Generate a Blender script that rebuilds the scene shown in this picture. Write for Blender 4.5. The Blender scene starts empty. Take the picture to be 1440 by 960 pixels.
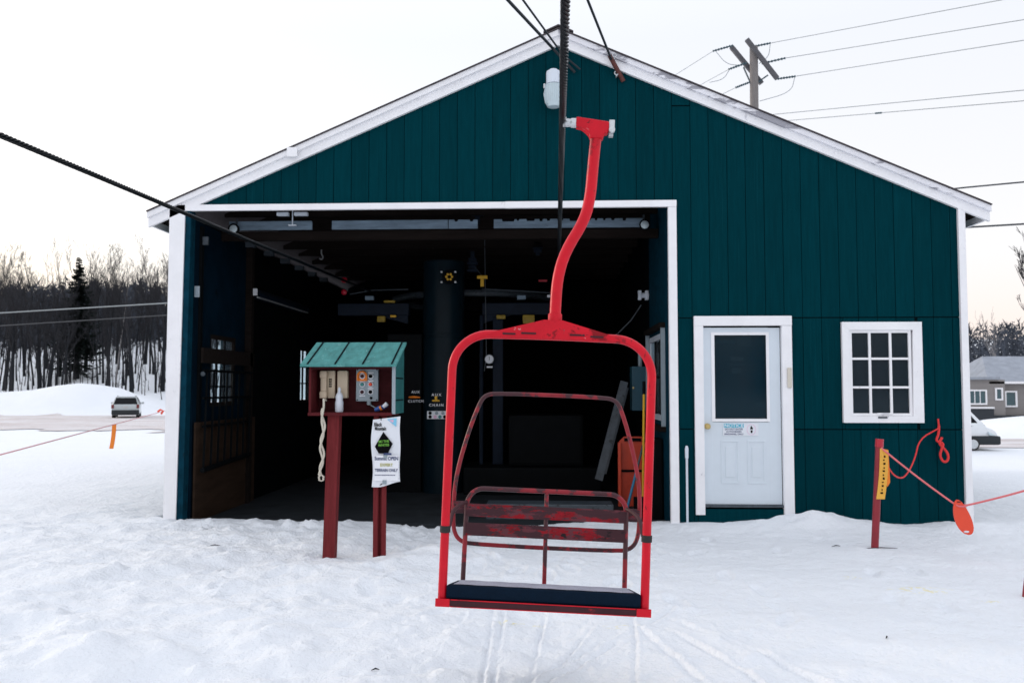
import bpy, bmesh, math, random
import numpy as np
from mathutils import Vector, Matrix

S = bpy.context.scene
COL = S.collection
R = math.radians
PI = math.pi

# ---------------------------------------------------------------- camera
cam_d = bpy.data.cameras.new("camera")
cam = bpy.data.objects.new("camera", cam_d)
COL.objects.link(cam)
cam.location = (0, 0, 1.5)
cam.rotation_euler = (R(90) + math.atan(65 / 1200), 0, R(2.5))
cam_d.sensor_width = 36
cam_d.lens = 30
cam_d.clip_start = 0.05
cam_d.clip_end = 6000
cam_d.dof.use_dof = True
cam_d.dof.focus_distance = 4.8
cam_d.dof.aperture_fstop = 5.0
S.camera = cam

# ---------------------------------------------------------------- sky, sun, exposure
SUN_AZ = R(-62)          # measured from +Y towards +X
SUN_EL = R(13)
W = bpy.data.worlds.new("World")
S.world = W
W.use_nodes = True
nt = W.node_tree
nt.nodes.clear()
out = nt.nodes.new("ShaderNodeOutputWorld")
add = nt.nodes.new("ShaderNodeAddShader")
sky = nt.nodes.new("ShaderNodeTexSky")
sky.sky_type = 'NISHITA'
sky.sun_disc = False
sky.sun_elevation = SUN_EL
sky.sun_rotation = SUN_AZ
sky.air_density = 1.0
sky.dust_density = 2.0
b1 = nt.nodes.new("ShaderNodeBackground")
b1.inputs[1].default_value = 0.05
nt.links.new(sky.outputs[0], b1.inputs[0])
b2 = nt.nodes.new("ShaderNodeBackground")            # thin bright cloud veil over the whole sky
tc = nt.nodes.new("ShaderNodeTexCoord")
sep = nt.nodes.new("ShaderNodeSeparateXYZ")
nt.links.new(tc.outputs['Generated'], sep.inputs[0])
rp = nt.nodes.new("ShaderNodeValToRGB")
nt.links.new(sep.outputs[2], rp.inputs[0])
cr = rp.color_ramp
cr.elements[0].position = 0.0
cr.elements[0].color = (0.86, 0.68, 0.64, 1)
cr.elements[1].position = 1.0
cr.elements[1].color = (0.88, 0.90, 0.98, 1)
e = cr.elements.new(0.14); e.color = (0.82, 0.78, 0.78, 1)
e = cr.elements.new(0.62); e.color = (0.98, 0.99, 1.05, 1)
e = cr.elements.new(0.38); e.color = (0.78, 0.78, 0.81, 1)
nt.links.new(rp.outputs[0], b2.inputs[0])
b2.inputs[1].default_value = 1.0
nt.links.new(b1.outputs[0], add.inputs[0])
nt.links.new(b2.outputs[0], add.inputs[1])
nt.links.new(add.outputs[0], out.inputs[0])

sd = bpy.data.lights.new("sun", 'SUN')
sd.energy = 0.7
sd.angle = R(14)
sd.color = (1.0, 0.90, 0.80)
so = bpy.data.objects.new("sun", sd)
COL.objects.link(so)
sv = Vector((math.sin(SUN_AZ) * math.cos(SUN_EL), math.cos(SUN_AZ) * math.cos(SUN_EL), math.sin(SUN_EL)))
so.rotation_euler = (-sv).to_track_quat('-Z', 'Y').to_euler()

S.view_settings.view_transform = 'Standard'
S.view_settings.look = 'None'
S.view_settings.exposure = 0.12
S.view_settings.gamma = 1.0
try:
    S.cycles.max_bounces = 8
    S.cycles.use_denoising = True
except Exception:
    pass

# ---------------------------------------------------------------- materials
def mat(name, col, rough=0.6, var=0.15, scale=6.0, stretch=(1, 1, 1), metal=0.0, spec=0.5,
        bump=0.0, bscale=60.0, chips=(), rnd=0.0, coat=0.0):
    """col: base colour; var: value mottling; chips: (colour, scale, threshold, stretch) layers of flaked paint / rust / dirt"""
    m = bpy.data.materials.new(name)
    m.use_nodes = True
    n = m.node_tree.nodes
    l = m.node_tree.links
    b = n["Principled BSDF"]
    b.inputs['Roughness'].default_value = rough
    b.inputs['Metallic'].default_value = metal
    b.inputs['Specular IOR Level'].default_value = spec
    if coat:
        b.inputs['Coat Weight'].default_value = coat
    t = n.new("ShaderNodeTexCoord")
    mp = n.new("ShaderNodeMapping")
    mp.inputs['Scale'].default_value = stretch
    l.new(t.outputs['Object'], mp.inputs[0])
    vec = mp.outputs[0]
    if rnd:
        oi = n.new("ShaderNodeObjectInfo")
        ad = n.new("ShaderNodeVectorMath"); ad.operation = 'ADD'
        ml = n.new("ShaderNodeVectorMath"); ml.operation = 'SCALE'
        l.new(oi.outputs['Random'], ml.inputs['Scale'])
        ml.inputs[0].default_value = (37, 11, 23)
        l.new(vec, ad.inputs[0]); l.new(ml.outputs[0], ad.inputs[1])
        vec = ad.outputs[0]
    nz = n.new("ShaderNodeTexNoise")
    nz.inputs['Scale'].default_value = scale
    nz.inputs['Detail'].default_value = 5
    nz.inputs['Roughness'].default_value = 0.65
    l.new(vec, nz.inputs['Vector'])
    mr = n.new("ShaderNodeMapRange")
    mr.inputs[1].default_value = 0.25; mr.inputs[2].default_value = 0.75
    mr.inputs[3].default_value = 1 - var; mr.inputs[4].default_value = 1 + var
    l.new(nz.outputs[0], mr.inputs[0])
    vm = n.new("ShaderNodeVectorMath"); vm.operation = 'SCALE'
    vm.inputs[0].default_value = col[:3]
    val = mr.outputs[0]
    if rnd:
        mr2 = n.new("ShaderNodeMapRange")
        mr2.inputs[3].default_value = 1 - rnd; mr2.inputs[4].default_value = 1 + rnd
        l.new(oi.outputs['Random'], mr2.inputs[0])
        mm = n.new("ShaderNodeMath"); mm.operation = 'MULTIPLY'
        l.new(val, mm.inputs[0]); l.new(mr2.outputs[0], mm.inputs[1])
        val = mm.outputs[0]
    l.new(val, vm.inputs['Scale'])
    cur = vm.outputs[0]
    for (cc, cs, th, st) in chips:
        mp2 = n.new("ShaderNodeMapping"); mp2.inputs['Scale'].default_value = st
        l.new(vec, mp2.inputs[0])
        cn = n.new("ShaderNodeTexNoise")
        cn.inputs['Scale'].default_value = cs
        cn.inputs['Detail'].default_value = 6
        cn.inputs['Roughness'].default_value = 0.7
        l.new(mp2.outputs[0], cn.inputs['Vector'])
        cm = n.new("ShaderNodeMapRange")
        cm.inputs[1].default_value = th; cm.inputs[2].default_value = th + 0.035
        l.new(cn.outputs[0], cm.inputs[0])
        mx = n.new("ShaderNodeMix"); mx.data_type = 'RGBA'
        l.new(cm.outputs[0], mx.inputs[0])
        l.new(cur, mx.inputs[6])
        mx.inputs[7].default_value = (*cc, 1)
        cur = mx.outputs[2]
    l.new(cur, b.inputs['Base Color'])
    if bump:
        bn = n.new("ShaderNodeTexNoise")
        bn.inputs['Scale'].default_value = bscale
        bn.inputs['Detail'].default_value = 4
        l.new(vec, bn.inputs['Vector'])
        bp = n.new("ShaderNodeBump")
        bp.inputs['Strength'].default_value = bump
        bp.inputs['Distance'].default_value = 0.02
        l.new(bn.outputs[0], bp.inputs['Height'])
        l.new(bp.outputs[0], b.inputs['Normal'])
    return m

def glass_mat(name, tint=(0.02, 0.05, 0.07), see=0.25, rough=0.07):
    m = bpy.data.materials.new(name)
    m.use_nodes = True
    n = m.node_tree.nodes; l = m.node_tree.links
    b = n["Principled BSDF"]
    b.inputs['Base Color'].default_value = (*tint, 1)
    b.inputs['Roughness'].default_value = rough
    b.inputs['Specular IOR Level'].default_value = 0.22
    tr = n.new("ShaderNodeBsdfTransparent")
    tr.inputs[0].default_value = (0.85, 0.93, 0.95, 1)
    mx = n.new("ShaderNodeMixShader")
    mx.inputs[0].default_value = see
    l.new(b.outputs[0], mx.inputs[1]); l.new(tr.outputs[0], mx.inputs[2])
    l.new(mx.outputs[0], n["Material Output"].inputs[0])
    return m

def snow_mat():
    m = mat("snow", (0.85, 0.885, 0.925), rough=0.75, var=0.02, scale=0.8, spec=0.25)
    n = m.node_tree.nodes; l = m.node_tree.links
    b = n["Principled BSDF"]
    t = n.new("ShaderNodeTexCoord")
    h = None
    for sc, w in ((9, 1.0), (38, 0.45), (150, 0.16)):
        nz = n.new("ShaderNodeTexNoise"); nz.inputs['Scale'].default_value = sc; nz.inputs['Detail'].default_value = 4
        l.new(t.outputs['Object'], nz.inputs['Vector'])
        mu = n.new("ShaderNodeMath"); mu.operation = 'MULTIPLY_ADD'
        l.new(nz.outputs[0], mu.inputs[0]); mu.inputs[1].default_value = w
        if h is None:
            mu.inputs[2].default_value = 0
        else:
            l.new(h, mu.inputs[2])
        h = mu.outputs[0]
    bp = n.new("ShaderNodeBump"); bp.inputs['Strength'].default_value = 0.95; bp.inputs['Distance'].default_value = 0.03
    l.new(h, bp.inputs['Height']); l.new(bp.outputs[0], b.inputs['Normal'])
    # faint yellow marking dye sprayed on the snow
    cur = b.inputs['Base Color'].links[0].from_socket
    for (x, y, rx, ry) in ((-0.22, 5.60, 0.20, 0.05), (0.47, 5.52, 0.17, 0.05), (2.72, 6.5, 0.28, 0.10), (3.1, 6.25, 0.10, 0.04), (2.35, 6.9, 0.12, 0.06)):
        mp = n.new("ShaderNodeMapping")
        mp.inputs['Location'].default_value = (-x / rx, -y / ry, 0)
        mp.inputs['Scale'].default_value = (1 / rx, 1 / ry, 0)
        l.new(t.outputs['Object'], mp.inputs[0])
        ln = n.new("ShaderNodeVectorMath"); ln.operation = 'LENGTH'
        l.new(mp.outputs[0], ln.inputs[0])
        mr = n.new("ShaderNodeMapRange"); mr.inputs[1].default_value = 1.0; mr.inputs[2].default_value = 0.1
        l.new(ln.outputs['Value'], mr.inputs[0])
        nz = n.new("ShaderNodeTexNoise"); nz.inputs['Scale'].default_value = 22
        l.new(t.outputs['Object'], nz.inputs['Vector'])
        nr = n.new("ShaderNodeMapRange"); nr.inputs[1].default_value = 0.5; nr.inputs[2].default_value = 0.66; nr.inputs[4].default_value = 0.75
        l.new(nz.outputs[0], nr.inputs[0])
        mu = n.new("ShaderNodeMath"); mu.operation = 'MULTIPLY'
        l.new(mr.outputs[0], mu.inputs[0]); l.new(nr.outputs[0], mu.inputs[1])
        mx = n.new("ShaderNodeMix"); mx.data_type = 'RGBA'
        l.new(mu.outputs[0], mx.inputs[0]); l.new(cur, mx.inputs[6])
        mx.inputs[7].default_value = (0.88, 0.78, 0.30, 1)
        cur = mx.outputs[2]
    l.new(cur, b.inputs['Base Color'])
    return m

M = {}
M['snow'] = snow_mat()
M['teal'] = mat("teal_siding", (0.0003, 0.0325, 0.0430), 0.8, 0.16, 5, (6, 6, 0.5), spec=0.02, bump=0.25, bscale=30, rnd=0.10,
                chips=[((0.002, 0.042, 0.054), 3.0, 0.60, (5, 5, 0.35)), ((0.0, 0.024, 0.032), 2.2, 0.62, (6, 6, 0.4)), ((0.02, 0.07, 0.085), 30, 0.765, (1, 1, 0.6))])
M['teal_dark'] = mat("teal_backing", (0.001, 0.008, 0.011), 0.8, 0.1, spec=0.1)
M['white'] = mat("white_trim", (0.86, 0.86, 0.88), 0.55, 0.05, 4, (1, 1, 1), spec=0.3, bump=0.1, bscale=25,
                 chips=[((0.62, 0.62, 0.66), 4, 0.64, (1, 1, 0.5)), ((0.40, 0.38, 0.38), 9, 0.69, (1, 1, 0.6)), ((0.22, 0.20, 0.20), 26, 0.735, (1, 1, 0.6))])
M['white_worn'] = mat("peeling_white_trim", (0.80, 0.80, 0.84), 0.65, 0.06, 4, spec=0.25, bump=0.3, bscale=20,
                      chips=[((0.34, 0.34, 0.38), 1.6, 0.51, (0.5, 1, 2)), ((0.17, 0.15, 0.15), 9, 0.66, (0.6, 1, 2))])
M['shingle'] = mat("dark_shingle", (0.06, 0.05, 0.055), 0.9, 0.3, 20)
M['door'] = mat("white_door_paint", (0.66, 0.73, 0.79), 0.4, 0.04, 3, spec=0.4, chips=[((0.40, 0.42, 0.44), 14, 0.74, (1, 1, 0.5))])
M['glass'] = glass_mat("window_glass", (0.012, 0.024, 0.034), 0.20)
M['door_glass'] = glass_mat("door_glass", (0.0005, 0.020, 0.034), 0.25)
M['clear'] = glass_mat("clear_glass", (0.4, 0.45, 0.5), 0.85)
M['blue_ply'] = mat("blue_painted_plywood", (0.0012, 0.009, 0.018), 0.85, 0.5, 2.5, (1, 1, 0.7), spec=0.04, bump=0.2, bscale=12,
                    chips=[((0.001, 0.004, 0.007), 7, 0.64, (1, 1, 1))])
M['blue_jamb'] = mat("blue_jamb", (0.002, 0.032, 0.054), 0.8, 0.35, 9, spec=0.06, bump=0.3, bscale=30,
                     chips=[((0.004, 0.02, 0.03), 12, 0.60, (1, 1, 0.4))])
M['shaded_wall'] = mat("shade_black_boarding", (0.0030, 0.0040, 0.0050), 0.9, 0.4, 4, spec=0.02)  # deep shade of the bay put into the boarding colour
M['black'] = mat("black_paint", (0.003, 0.004, 0.005), 0.6, 0.3, 5, spec=0.06)
M['brown_ply'] = mat("brown_plywood", (0.030, 0.018, 0.012), 0.85, 0.4, 4, (1, 0.5, 3), spec=0.1)
M['floor'] = mat("dark_concrete", (0.018, 0.022, 0.026), 0.75, 0.5, 3, spec=0.2)
M['timber'] = mat("dark_timber", (0.012, 0.009, 0.008), 0.9, 0.4, 5, (0.4, 4, 4), spec=0.08)
M['pale_board'] = mat("pale_blue_board", (0.17, 0.235, 0.30), 0.7, 0.4, 3, (1, 3, 6), spec=0.2,
                      chips=[((0.05, 0.06, 0.08), 14, 0.67, (0.6, 1, 1))])
M['red'] = mat("red_paint", (0.58, 0.003, 0.017), 0.36, 0.16, 7, spec=0.26, bump=0.05, bscale=30,
               chips=[((0.70, 0.20, 0.20), 26, 0.70, (1, 1, 0.3)), ((0.28, 0.004, 0.012), 4, 0.60, (1, 1, 0.6)), ((0.035, 0.010, 0.012), 15, 0.655, (1.5, 1.5, 0.5))])
M['red_plate'] = mat("chipped_red_plate", (0.55, 0.007, 0.020), 0.5, 0.14, 9, spec=0.2,
                     chips=[((0.66, 0.26, 0.26), 24, 0.635, (1, 1, 1)), ((0.24, 0.004, 0.010), 6, 0.58, (1, 1, 1)), ((0.04, 0.010, 0.012), 15, 0.63, (1, 1, 3))])
M['red_thin'] = mat("faded_red_tube", (0.26, 0.016, 0.026), 0.42, 0.25, 9, spec=0.3,
                    chips=[((0.06, 0.020, 0.026), 6, 0.47, (1, 1, 1)), ((0.33, 0.06, 0.07), 22, 0.68, (1, 1, 1))])
M['red_slat'] = mat("worn_red_slat", (0.24, 0.007, 0.014), 0.55, 0.35, 14, spec=0.15,
                    chips=[((0.12, 0.035, 0.045), 9, 0.48, (1, 1, 2.0)), ((0.055, 0.022, 0.028), 5.5, 0.46, (0.7, 1, 2.4)), ((0.018, 0.012, 0.014), 13, 0.60, (1, 1, 2))])
M['maroon'] = mat("maroon_angle", (0.045, 0.009, 0.014), 0.6, 0.3, 8, spec=0.3, chips=[((0.30, 0.012, 0.02), 9, 0.64, (1, 1, 2))])
M['cushion'] = mat("navy_vinyl", (0.0015, 0.009, 0.022), 0.6, 0.15, 30, spec=0.08, bump=0.25, bscale=160)
M['frost'] = mat("frosted_vinyl", (0.34, 0.35, 0.42), 0.8, 0.22, 9, spec=0.3, bump=0.3, bscale=140,
                 chips=[((0.035, 0.04, 0.055), 60, 0.60, (1, 1, 1))])
M['rubber'] = mat("black_rubber", (0.018, 0.016, 0.016), 0.8, 0.3, 30)
M['rope'] = mat("greasy_steel_rope", (0.0015, 0.003, 0.0045), 0.38, 0.3, 60, spec=0.17)
M['cable'] = mat("dark_cable", (0.003, 0.010, 0.016), 0.6, 0.2, 20)
M['galv'] = mat("galvanised_steel", (0.55, 0.58, 0.60), 0.4, 0.2, 14, metal=0.6)
M['rust'] = mat("rusty_steel", (0.09, 0.022, 0.016), 0.7, 0.4, 20)
M['boothred'] = mat("weathered_red_board", (0.09, 0.013, 0.016), 0.7, 0.22, 8, (4, 4, 0.6), spec=0.1, bump=0.25, bscale=40,
                    chips=[((0.40, 0.24, 0.22), 22, 0.705, (2, 2, 0.5))])
M['boothpost'] = mat("weathered_red_post", (0.155, 0.022, 0.025), 0.75, 0.22, 8, (4, 4, 0.5), spec=0.1, bump=0.25, bscale=40,
                     chips=[((0.50, 0.34, 0.32), 16, 0.69, (3, 3, 0.5))])
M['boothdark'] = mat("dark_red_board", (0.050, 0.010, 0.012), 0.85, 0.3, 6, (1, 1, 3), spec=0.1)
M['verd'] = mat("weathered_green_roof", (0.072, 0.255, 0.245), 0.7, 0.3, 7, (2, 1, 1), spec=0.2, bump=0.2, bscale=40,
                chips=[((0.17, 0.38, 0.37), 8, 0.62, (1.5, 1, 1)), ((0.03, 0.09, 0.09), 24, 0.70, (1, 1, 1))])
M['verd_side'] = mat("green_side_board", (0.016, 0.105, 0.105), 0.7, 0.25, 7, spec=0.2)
M['beige'] = mat("beige_plastic", (0.60, 0.49, 0.36), 0.45, 0.04, 6)
M['cordm'] = mat("cream_cord", (0.62, 0.58, 0.50), 0.5, 0.06, 20)
M['panelgrey'] = mat("grey_panel_paint", (0.28, 0.34, 0.38), 0.5, 0.08, 12)
M['orange'] = mat("orange_plastic", (0.85, 0.22, 0.01), 0.45, 0.05)
M['hotorange'] = mat("orange_red_plastic", (0.80, 0.065, 0.022), 0.4, 0.05)
M['yellow'] = mat("yellow_paint", (0.75, 0.42, 0.015), 0.5, 0.12, 15)
M['yellow_old'] = mat("grimy_yellow_paint", (0.30, 0.20, 0.012), 0.6, 0.3, 15)
M['label'] = mat("yellow_label", (0.80, 0.42, 0.05), 0.5, 0.06)
M['ink'] = mat("black_ink", (0.004, 0.004, 0.005), 0.8, 0.05, spec=0.05)
M['green_ink'] = mat("lime_ink", (0.16, 0.45, 0.05), 0.6, 0.05)
M['blue_ink'] = mat("navy_ink", (0.03, 0.05, 0.14), 0.6, 0.05)
M['olive_ink'] = mat("olive_ink", (0.42, 0.40, 0.10), 0.6, 0.05)
M['cyan'] = mat("cyan_print", (0.02, 0.40, 0.55), 0.5, 0.05)
M['cyan_pale'] = mat("pale_cyan_print", (0.20, 0.55, 0.75), 0.5, 0.2, 20)
M['pink'] = mat("pink_print", (0.75, 0.45, 0.62), 0.5, 0.1)
M['paper'] = mat("paper", (0.74, 0.77, 0.82), 0.6, 0.04, 6)
M['bottle'] = mat("white_bottle_plastic", (0.68, 0.72, 0.80), 0.35, 0.06, 8)
M['lensw'] = mat("frosted_lens", (0.52, 0.62, 0.66), 0.3, 0.06, 5)
M['whitepipe'] = mat("white_pipe", (0.66, 0.72, 0.80), 0.45, 0.05)
M['bluebox'] = mat("blue_steel_box", (0.012, 0.075, 0.115), 0.5, 0.12)
M['bluebeam'] = mat("dark_blue_beam", (0.006, 0.012, 0.024), 0.6, 0.3, 6, spec=0.15)
M['column'] = mat("blue_black_column", (0.004, 0.012, 0.018), 0.36, 0.3, 4, (1, 1, 0.5), spec=0.10)
M['greymetal'] = mat("grey_metal", (0.05, 0.065, 0.08), 0.5, 0.4, 12, chips=[((0.008, 0.01, 0.012), 16, 0.6, (1, 1, 1))])
M['sled'] = mat("red_sled_plastic", (0.62, 0.060, 0.022), 0.5, 0.15)
M['brass'] = mat("brass", (0.55, 0.42, 0.18), 0.3, 0.1, metal=0.9)
M['redlens'] = mat("red_lens", (0.45, 0.01, 0.03), 0.3, 0.1)
M['postred'] = mat("dark_red_pole", (0.26, 0.012, 0.024), 0.45, 0.15, 10)
M['pinkrope'] = mat("pink_rope", (0.72, 0.16, 0.17), 0.7, 0.1, 40)
M['palerope'] = mat("faded_pink_rope", (0.72, 0.36, 0.38), 0.8, 0.1, 40)
M['redrope'] = mat("red_rope", (0.70, 0.03, 0.03), 0.7, 0.1, 40)
M['bark'] = mat("grey_bark", (0.022, 0.024, 0.028), 0.95, 0.3, 3, spec=0.1)
M['twig'] = mat("twigs", (0.034, 0.034, 0.038), 0.95, 0.3, 3, spec=0.1)
M['birch'] = mat("birch_bark", (0.24, 0.23, 0.23), 0.8, 0.3, 4, spec=0.1)
M['spruce'] = mat("spruce_needles", (0.010, 0.015, 0.013), 0.9, 0.35, 1.5, spec=0.1)
M['wood_far'] = mat("far_wood", (0.075, 0.085, 0.105), 0.95, 0.4, 0.3, spec=0.05)  # paler and bluer: distance haze put into the colour
M['poleW'] = mat("weathered_pole_wood", (0.19, 0.175, 0.17), 0.85, 0.2, 5, (4, 4, 0.4))
M['armW'] = mat("grey_crossarm_wood", (0.10, 0.10, 0.11), 0.85, 0.2, 5)
M['wire'] = mat("wire", (0.06, 0.065, 0.07), 0.6, 0.1)
M['wire_pale'] = mat("pale_wire", (0.30, 0.33, 0.34), 0.6, 0.1)
M['insul'] = mat("insulator", (0.04, 0.08, 0.10), 0.4, 0.2)
M['road'] = mat("sandy_slush", (0.58, 0.53, 0.525), 0.85, 0.2, 0.35, (1, 2.5, 1), spec=0.2,
                chips=[((0.72, 0.72, 0.74), 0.5, 0.50, (0.5, 2.5, 1)), ((0.42, 0.37, 0.355), 0.8, 0.57, (0.4, 3, 1))])
M['carw'] = mat("silver_car_paint", (0.45, 0.50, 0.52), 0.3, 0.05, coat=0.4)
M['vanw'] = mat("white_van_paint", (0.80, 0.83, 0.85), 0.35, 0.05, coat=0.3)
M['carglass'] = mat("car_glass", (0.006, 0.007, 0.009), 0.15, 0.1, spec=0.15)
M['vanglass'] = mat("windscreen_glass", (0.035, 0.085, 0.10), 0.08, 0.1, spec=0.6)
M['plast'] = mat("grey_bumper_plastic", (0.008, 0.014, 0.018), 0.6, 0.1)
M['tyre'] = mat("tyre", (0.012, 0.012, 0.012), 0.85, 0.1)
M['tail'] = mat("tail_light", (0.14, 0.012, 0.012), 0.3, 0.1)
M['plate'] = mat("number_plate", (0.5, 0.5, 0.5), 0.5, 0.1)
M['housewall'] = mat("taupe_clapboard", (0.24, 0.225, 0.22), 0.8, 0.08, 1, (0.1, 0.1, 8))
M['houseroof'] = mat("snowy_grey_roof", (0.30, 0.33, 0.38), 0.85, 0.2, 1.5)
M['housedark'] = mat("dark_ground_floor", (0.030, 0.036, 0.044), 0.8, 0.1)
M['earth'] = mat("bare_brown_verge", (0.30, 0.24, 0.20), 0.95, 0.15, 1)

# ---------------------------------------------------------------- mesh helpers
class MB:
    def __init__(s):
        s.v = []; s.f = []; s.m = []; s.cur = 0
    def add(s, vs, fs):
        o = len(s.v)
        s.v += [tuple(p) for p in vs]
        for f in fs:
            s.f.append(tuple(i + o for i in f)); s.m.append(s.cur)
        return s
    def box(s, x0, x1, y0, y1, z0, z1):
        x0, x1 = sorted((x0, x1)); y0, y1 = sorted((y0, y1)); z0, z1 = sorted((z0, z1))
        vs = [(x0, y0, z0), (x1, y0, z0), (x1, y1, z0), (x0, y1, z0), (x0, y0, z1), (x1, y0, z1), (x1, y1, z1), (x0, y1, z1)]
        return s.add(vs, [(0, 3, 2, 1), (4, 5, 6, 7), (0, 1, 5, 4), (1, 2, 6, 5), (2, 3, 7, 6), (3, 0, 4, 7)])
    def bbox(s, x0, x1, y0, y1, z0, z1, b=0.006):
        """box with chamfered edges (drawn as bevelled bmesh)"""
        bm = bmesh.new()
        bmesh.ops.create_cube(bm, size=1)
        for v in bm.verts:
            v.co = ((x0 + x1) / 2 + v.co.x * (x1 - x0), (y0 + y1) / 2 + v.co.y * (y1 - y0), (z0 + z1) / 2 + v.co.z * (z1 - z0))
        bmesh.ops.bevel(bm, geom=bm.edges[:], offset=b, segments=2, affect='EDGES', profile=0.6)
        return s.bm(bm)
    def bm(s, bm, mtx=None):
        bm.verts.ensure_lookup_table(); bm.verts.index_update()
        vs = [(mtx @ v.co if mtx else v.co)[:] for v in bm.verts]
        s.add(vs, [tuple(v.index for v in f.verts) for f in bm.faces])
        bm.free()
        return s
    def prism_y(s, poly, y0, y1):
        """polygon in XZ extruded along Y"""
        n = len(poly)
        ar = sum(poly[i][0] * poly[(i + 1) % n][1] - poly[(i + 1) % n][0] * poly[i][1] for i in range(n))
        if ar < 0: poly = poly[::-1]
        vs = [(x, y0, z) for x, z in poly] + [(x, y1, z) for x, z in poly]
        fs = [tuple(range(n)), tuple(range(2 * n - 1, n - 1, -1))]
        for i in range(n):
            j = (i + 1) % n
            fs.append((i, i + n, j + n, j))
        return s.add(vs, fs)
    def prism_x(s, poly, x0, x1):
        """polygon in YZ extruded along X"""
        n = len(poly)
        ar = sum(poly[i][0] * poly[(i + 1) % n][1] - poly[(i + 1) % n][0] * poly[i][1] for i in range(n))
        if ar < 0: poly = poly[::-1]
        vs = [(x0, y, z) for y, z in poly] + [(x1, y, z) for y, z in poly]
        fs = [tuple(range(n - 1, -1, -1)), tuple(range(n, 2 * n))]
        for i in range(n):
            j = (i + 1) % n
            fs.append((i, j, j + n, i + n))
        return s.add(vs, fs)
    def tube(s, pts, r, n=8, caps=True, closed=False):
        pts = [Vector(p) for p in pts]
        k = len(pts)
        rr = r if isinstance(r, (list, tuple)) else [r] * k
        up = None
        o = len(s.v)
        for i, p in enumerate(pts):
            if closed:
                d = pts[(i + 1) % k] - pts[i - 1]
            else:
                d = pts[min(i + 1, k - 1)] - pts[max(i - 1, 0)]
            if d.length < 1e-9: d = Vector((0, 0, 1))
            d.normalize()
            if up is None:
                up = Vector((0, 0, 1)) if abs(d.z) < 0.9 else Vector((0, 1, 0))
            a = d.cross(up)
            if a.length < 1e-6: a = d.cross(Vector((1, 0.3, 0)))
            a.normalize(); b = a.cross(d); up = b
            for j in range(n):
                t = 2 * PI * j / n
                s.v.append(tuple(p + (a * math.cos(t) + b * math.sin(t)) * rr[i]))
        for i in range(k if closed else k - 1):
            for j in range(n):
                i2 = (i + 1) % k
                s.f.append((o + i * n + j, o + i2 * n + j, o + i2 * n + (j + 1) % n, o + i * n + (j + 1) % n)); s.m.append(s.cur)
        if caps and not closed:
            s.f.append(tuple(o + j for j in range(n))); s.m.append(s.cur)
            s.f.append(tuple(o + (k - 1) * n + j for j in range(n - 1, -1, -1))); s.m.append(s.cur)
        return s
    def lathe(s, prof, c=(0, 0, 0), n=20, axis='z'):
        """profile [(r, h)] turned round an axis through c"""
        o = len(s.v)
        for (r, h) in prof:
            for j in range(n):
                t = 2 * PI * j / n
                a, b = r * math.cos(t), r * math.sin(t)
                p = {'z': (a, b, h), 'y': (a, h, -b), 'x': (h, a, b)}[axis]
                s.v.append((c[0] + p[0], c[1] + p[1], c[2] + p[2]))
        k = len(prof)
        for i in range(k - 1):
            for j in range(n):
                s.f.append((o + i * n + j, o + i * n + (j + 1) % n, o + (i + 1) * n + (j + 1) % n, o + (i + 1) * n + j)); s.m.append(s.cur)
        s.f.append(tuple(o + j for j in range(n - 1, -1, -1))); s.m.append(s.cur)
        s.f.append(tuple(o + (k - 1) * n + j for j in range(n))); s.m.append(s.cur)
        return s

def root_of(o):
    while o.parent: o = o.parent
    return o

def mesh(mb, name, mats, smooth=False, off=(0, 0, 0)):
    me = bpy.data.meshes.new(name)
    v = np.array(mb.v, dtype=float).reshape(-1, 3) - np.array(off)
    me.from_pydata(v.tolist(), [], mb.f)
    if not isinstance(mats, (list, tuple)): mats = [mats]
    for m in mats: me.materials.append(m)
    if len(mats) > 1: me.polygons.foreach_set('material_index', mb.m)
    me.update()
    if smooth:
        me.shade_smooth()
        me.set_sharp_from_angle(angle=R(38)) if hasattr(me, 'set_sharp_from_angle') else None
    return me

def obj(name, mb, mats, parent=None, smooth=False, label=None, local=False):
    """one mesh object; vertices are given in world metres (local=True: in the thing's own frame)"""
    off = (0, 0, 0)
    if parent is not None and not local:
        off = tuple(root_of(parent).location)
    me = mb if isinstance(mb, bpy.types.Mesh) else mesh(mb, name, mats, smooth, off)
    o = bpy.data.objects.new(name, me)
    COL.objects.link(o)
    if parent is not None: o.parent = parent
    if label: o['label'] = label
    return o

def tag(o, label, cat, group=None):
    o['label'] = label; o['category'] = cat
    if group: o['group'] = group
    return o

def thing(name, label, cat, loc=(0, 0, 0), group=None):
    o = bpy.data.objects.new(name, None)
    o.empty_display_size = 0.2
    COL.objects.link(o)
    o.location = loc
    return tag(o, label, cat, group)

def struct(o, kind='structure'):
    o['kind'] = kind
    return o

def dup(o, parent=None):
    c = o.copy(); COL.objects.link(c)
    if parent is not None: c.parent = parent
    for ch in o.children: dup(ch, c)
    return c

def text_mesh(body, size, depth=0.0006, align='CENTER', spacing=1.0, width=1.0):
    cu = bpy.data.curves.new("t", 'FONT')
    cu.body = body; cu.size = size; cu.extrude = depth; cu.align_x = align; cu.align_y = 'CENTER'
    cu.space_character = spacing
    cu.resolution_u = 3
    cu.offset = size * 0.022
    to = bpy.data.objects.new("t", cu)
    COL.objects.link(to)
    bpy.context.view_layer.update()
    dg = bpy.context.evaluated_depsgraph_get()
    me = bpy.data.meshes.new_from_object(to.evaluated_get(dg))
    bpy.data.objects.remove(to)
    mb = MB()
    mb.v = [(v.co.x * width, v.co.y, v.co.z) for v in me.vertices]
    mb.f = [tuple(p.vertices) for p in me.polygons]
    mb.m = [0] * len(mb.f)
    return mb

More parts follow.
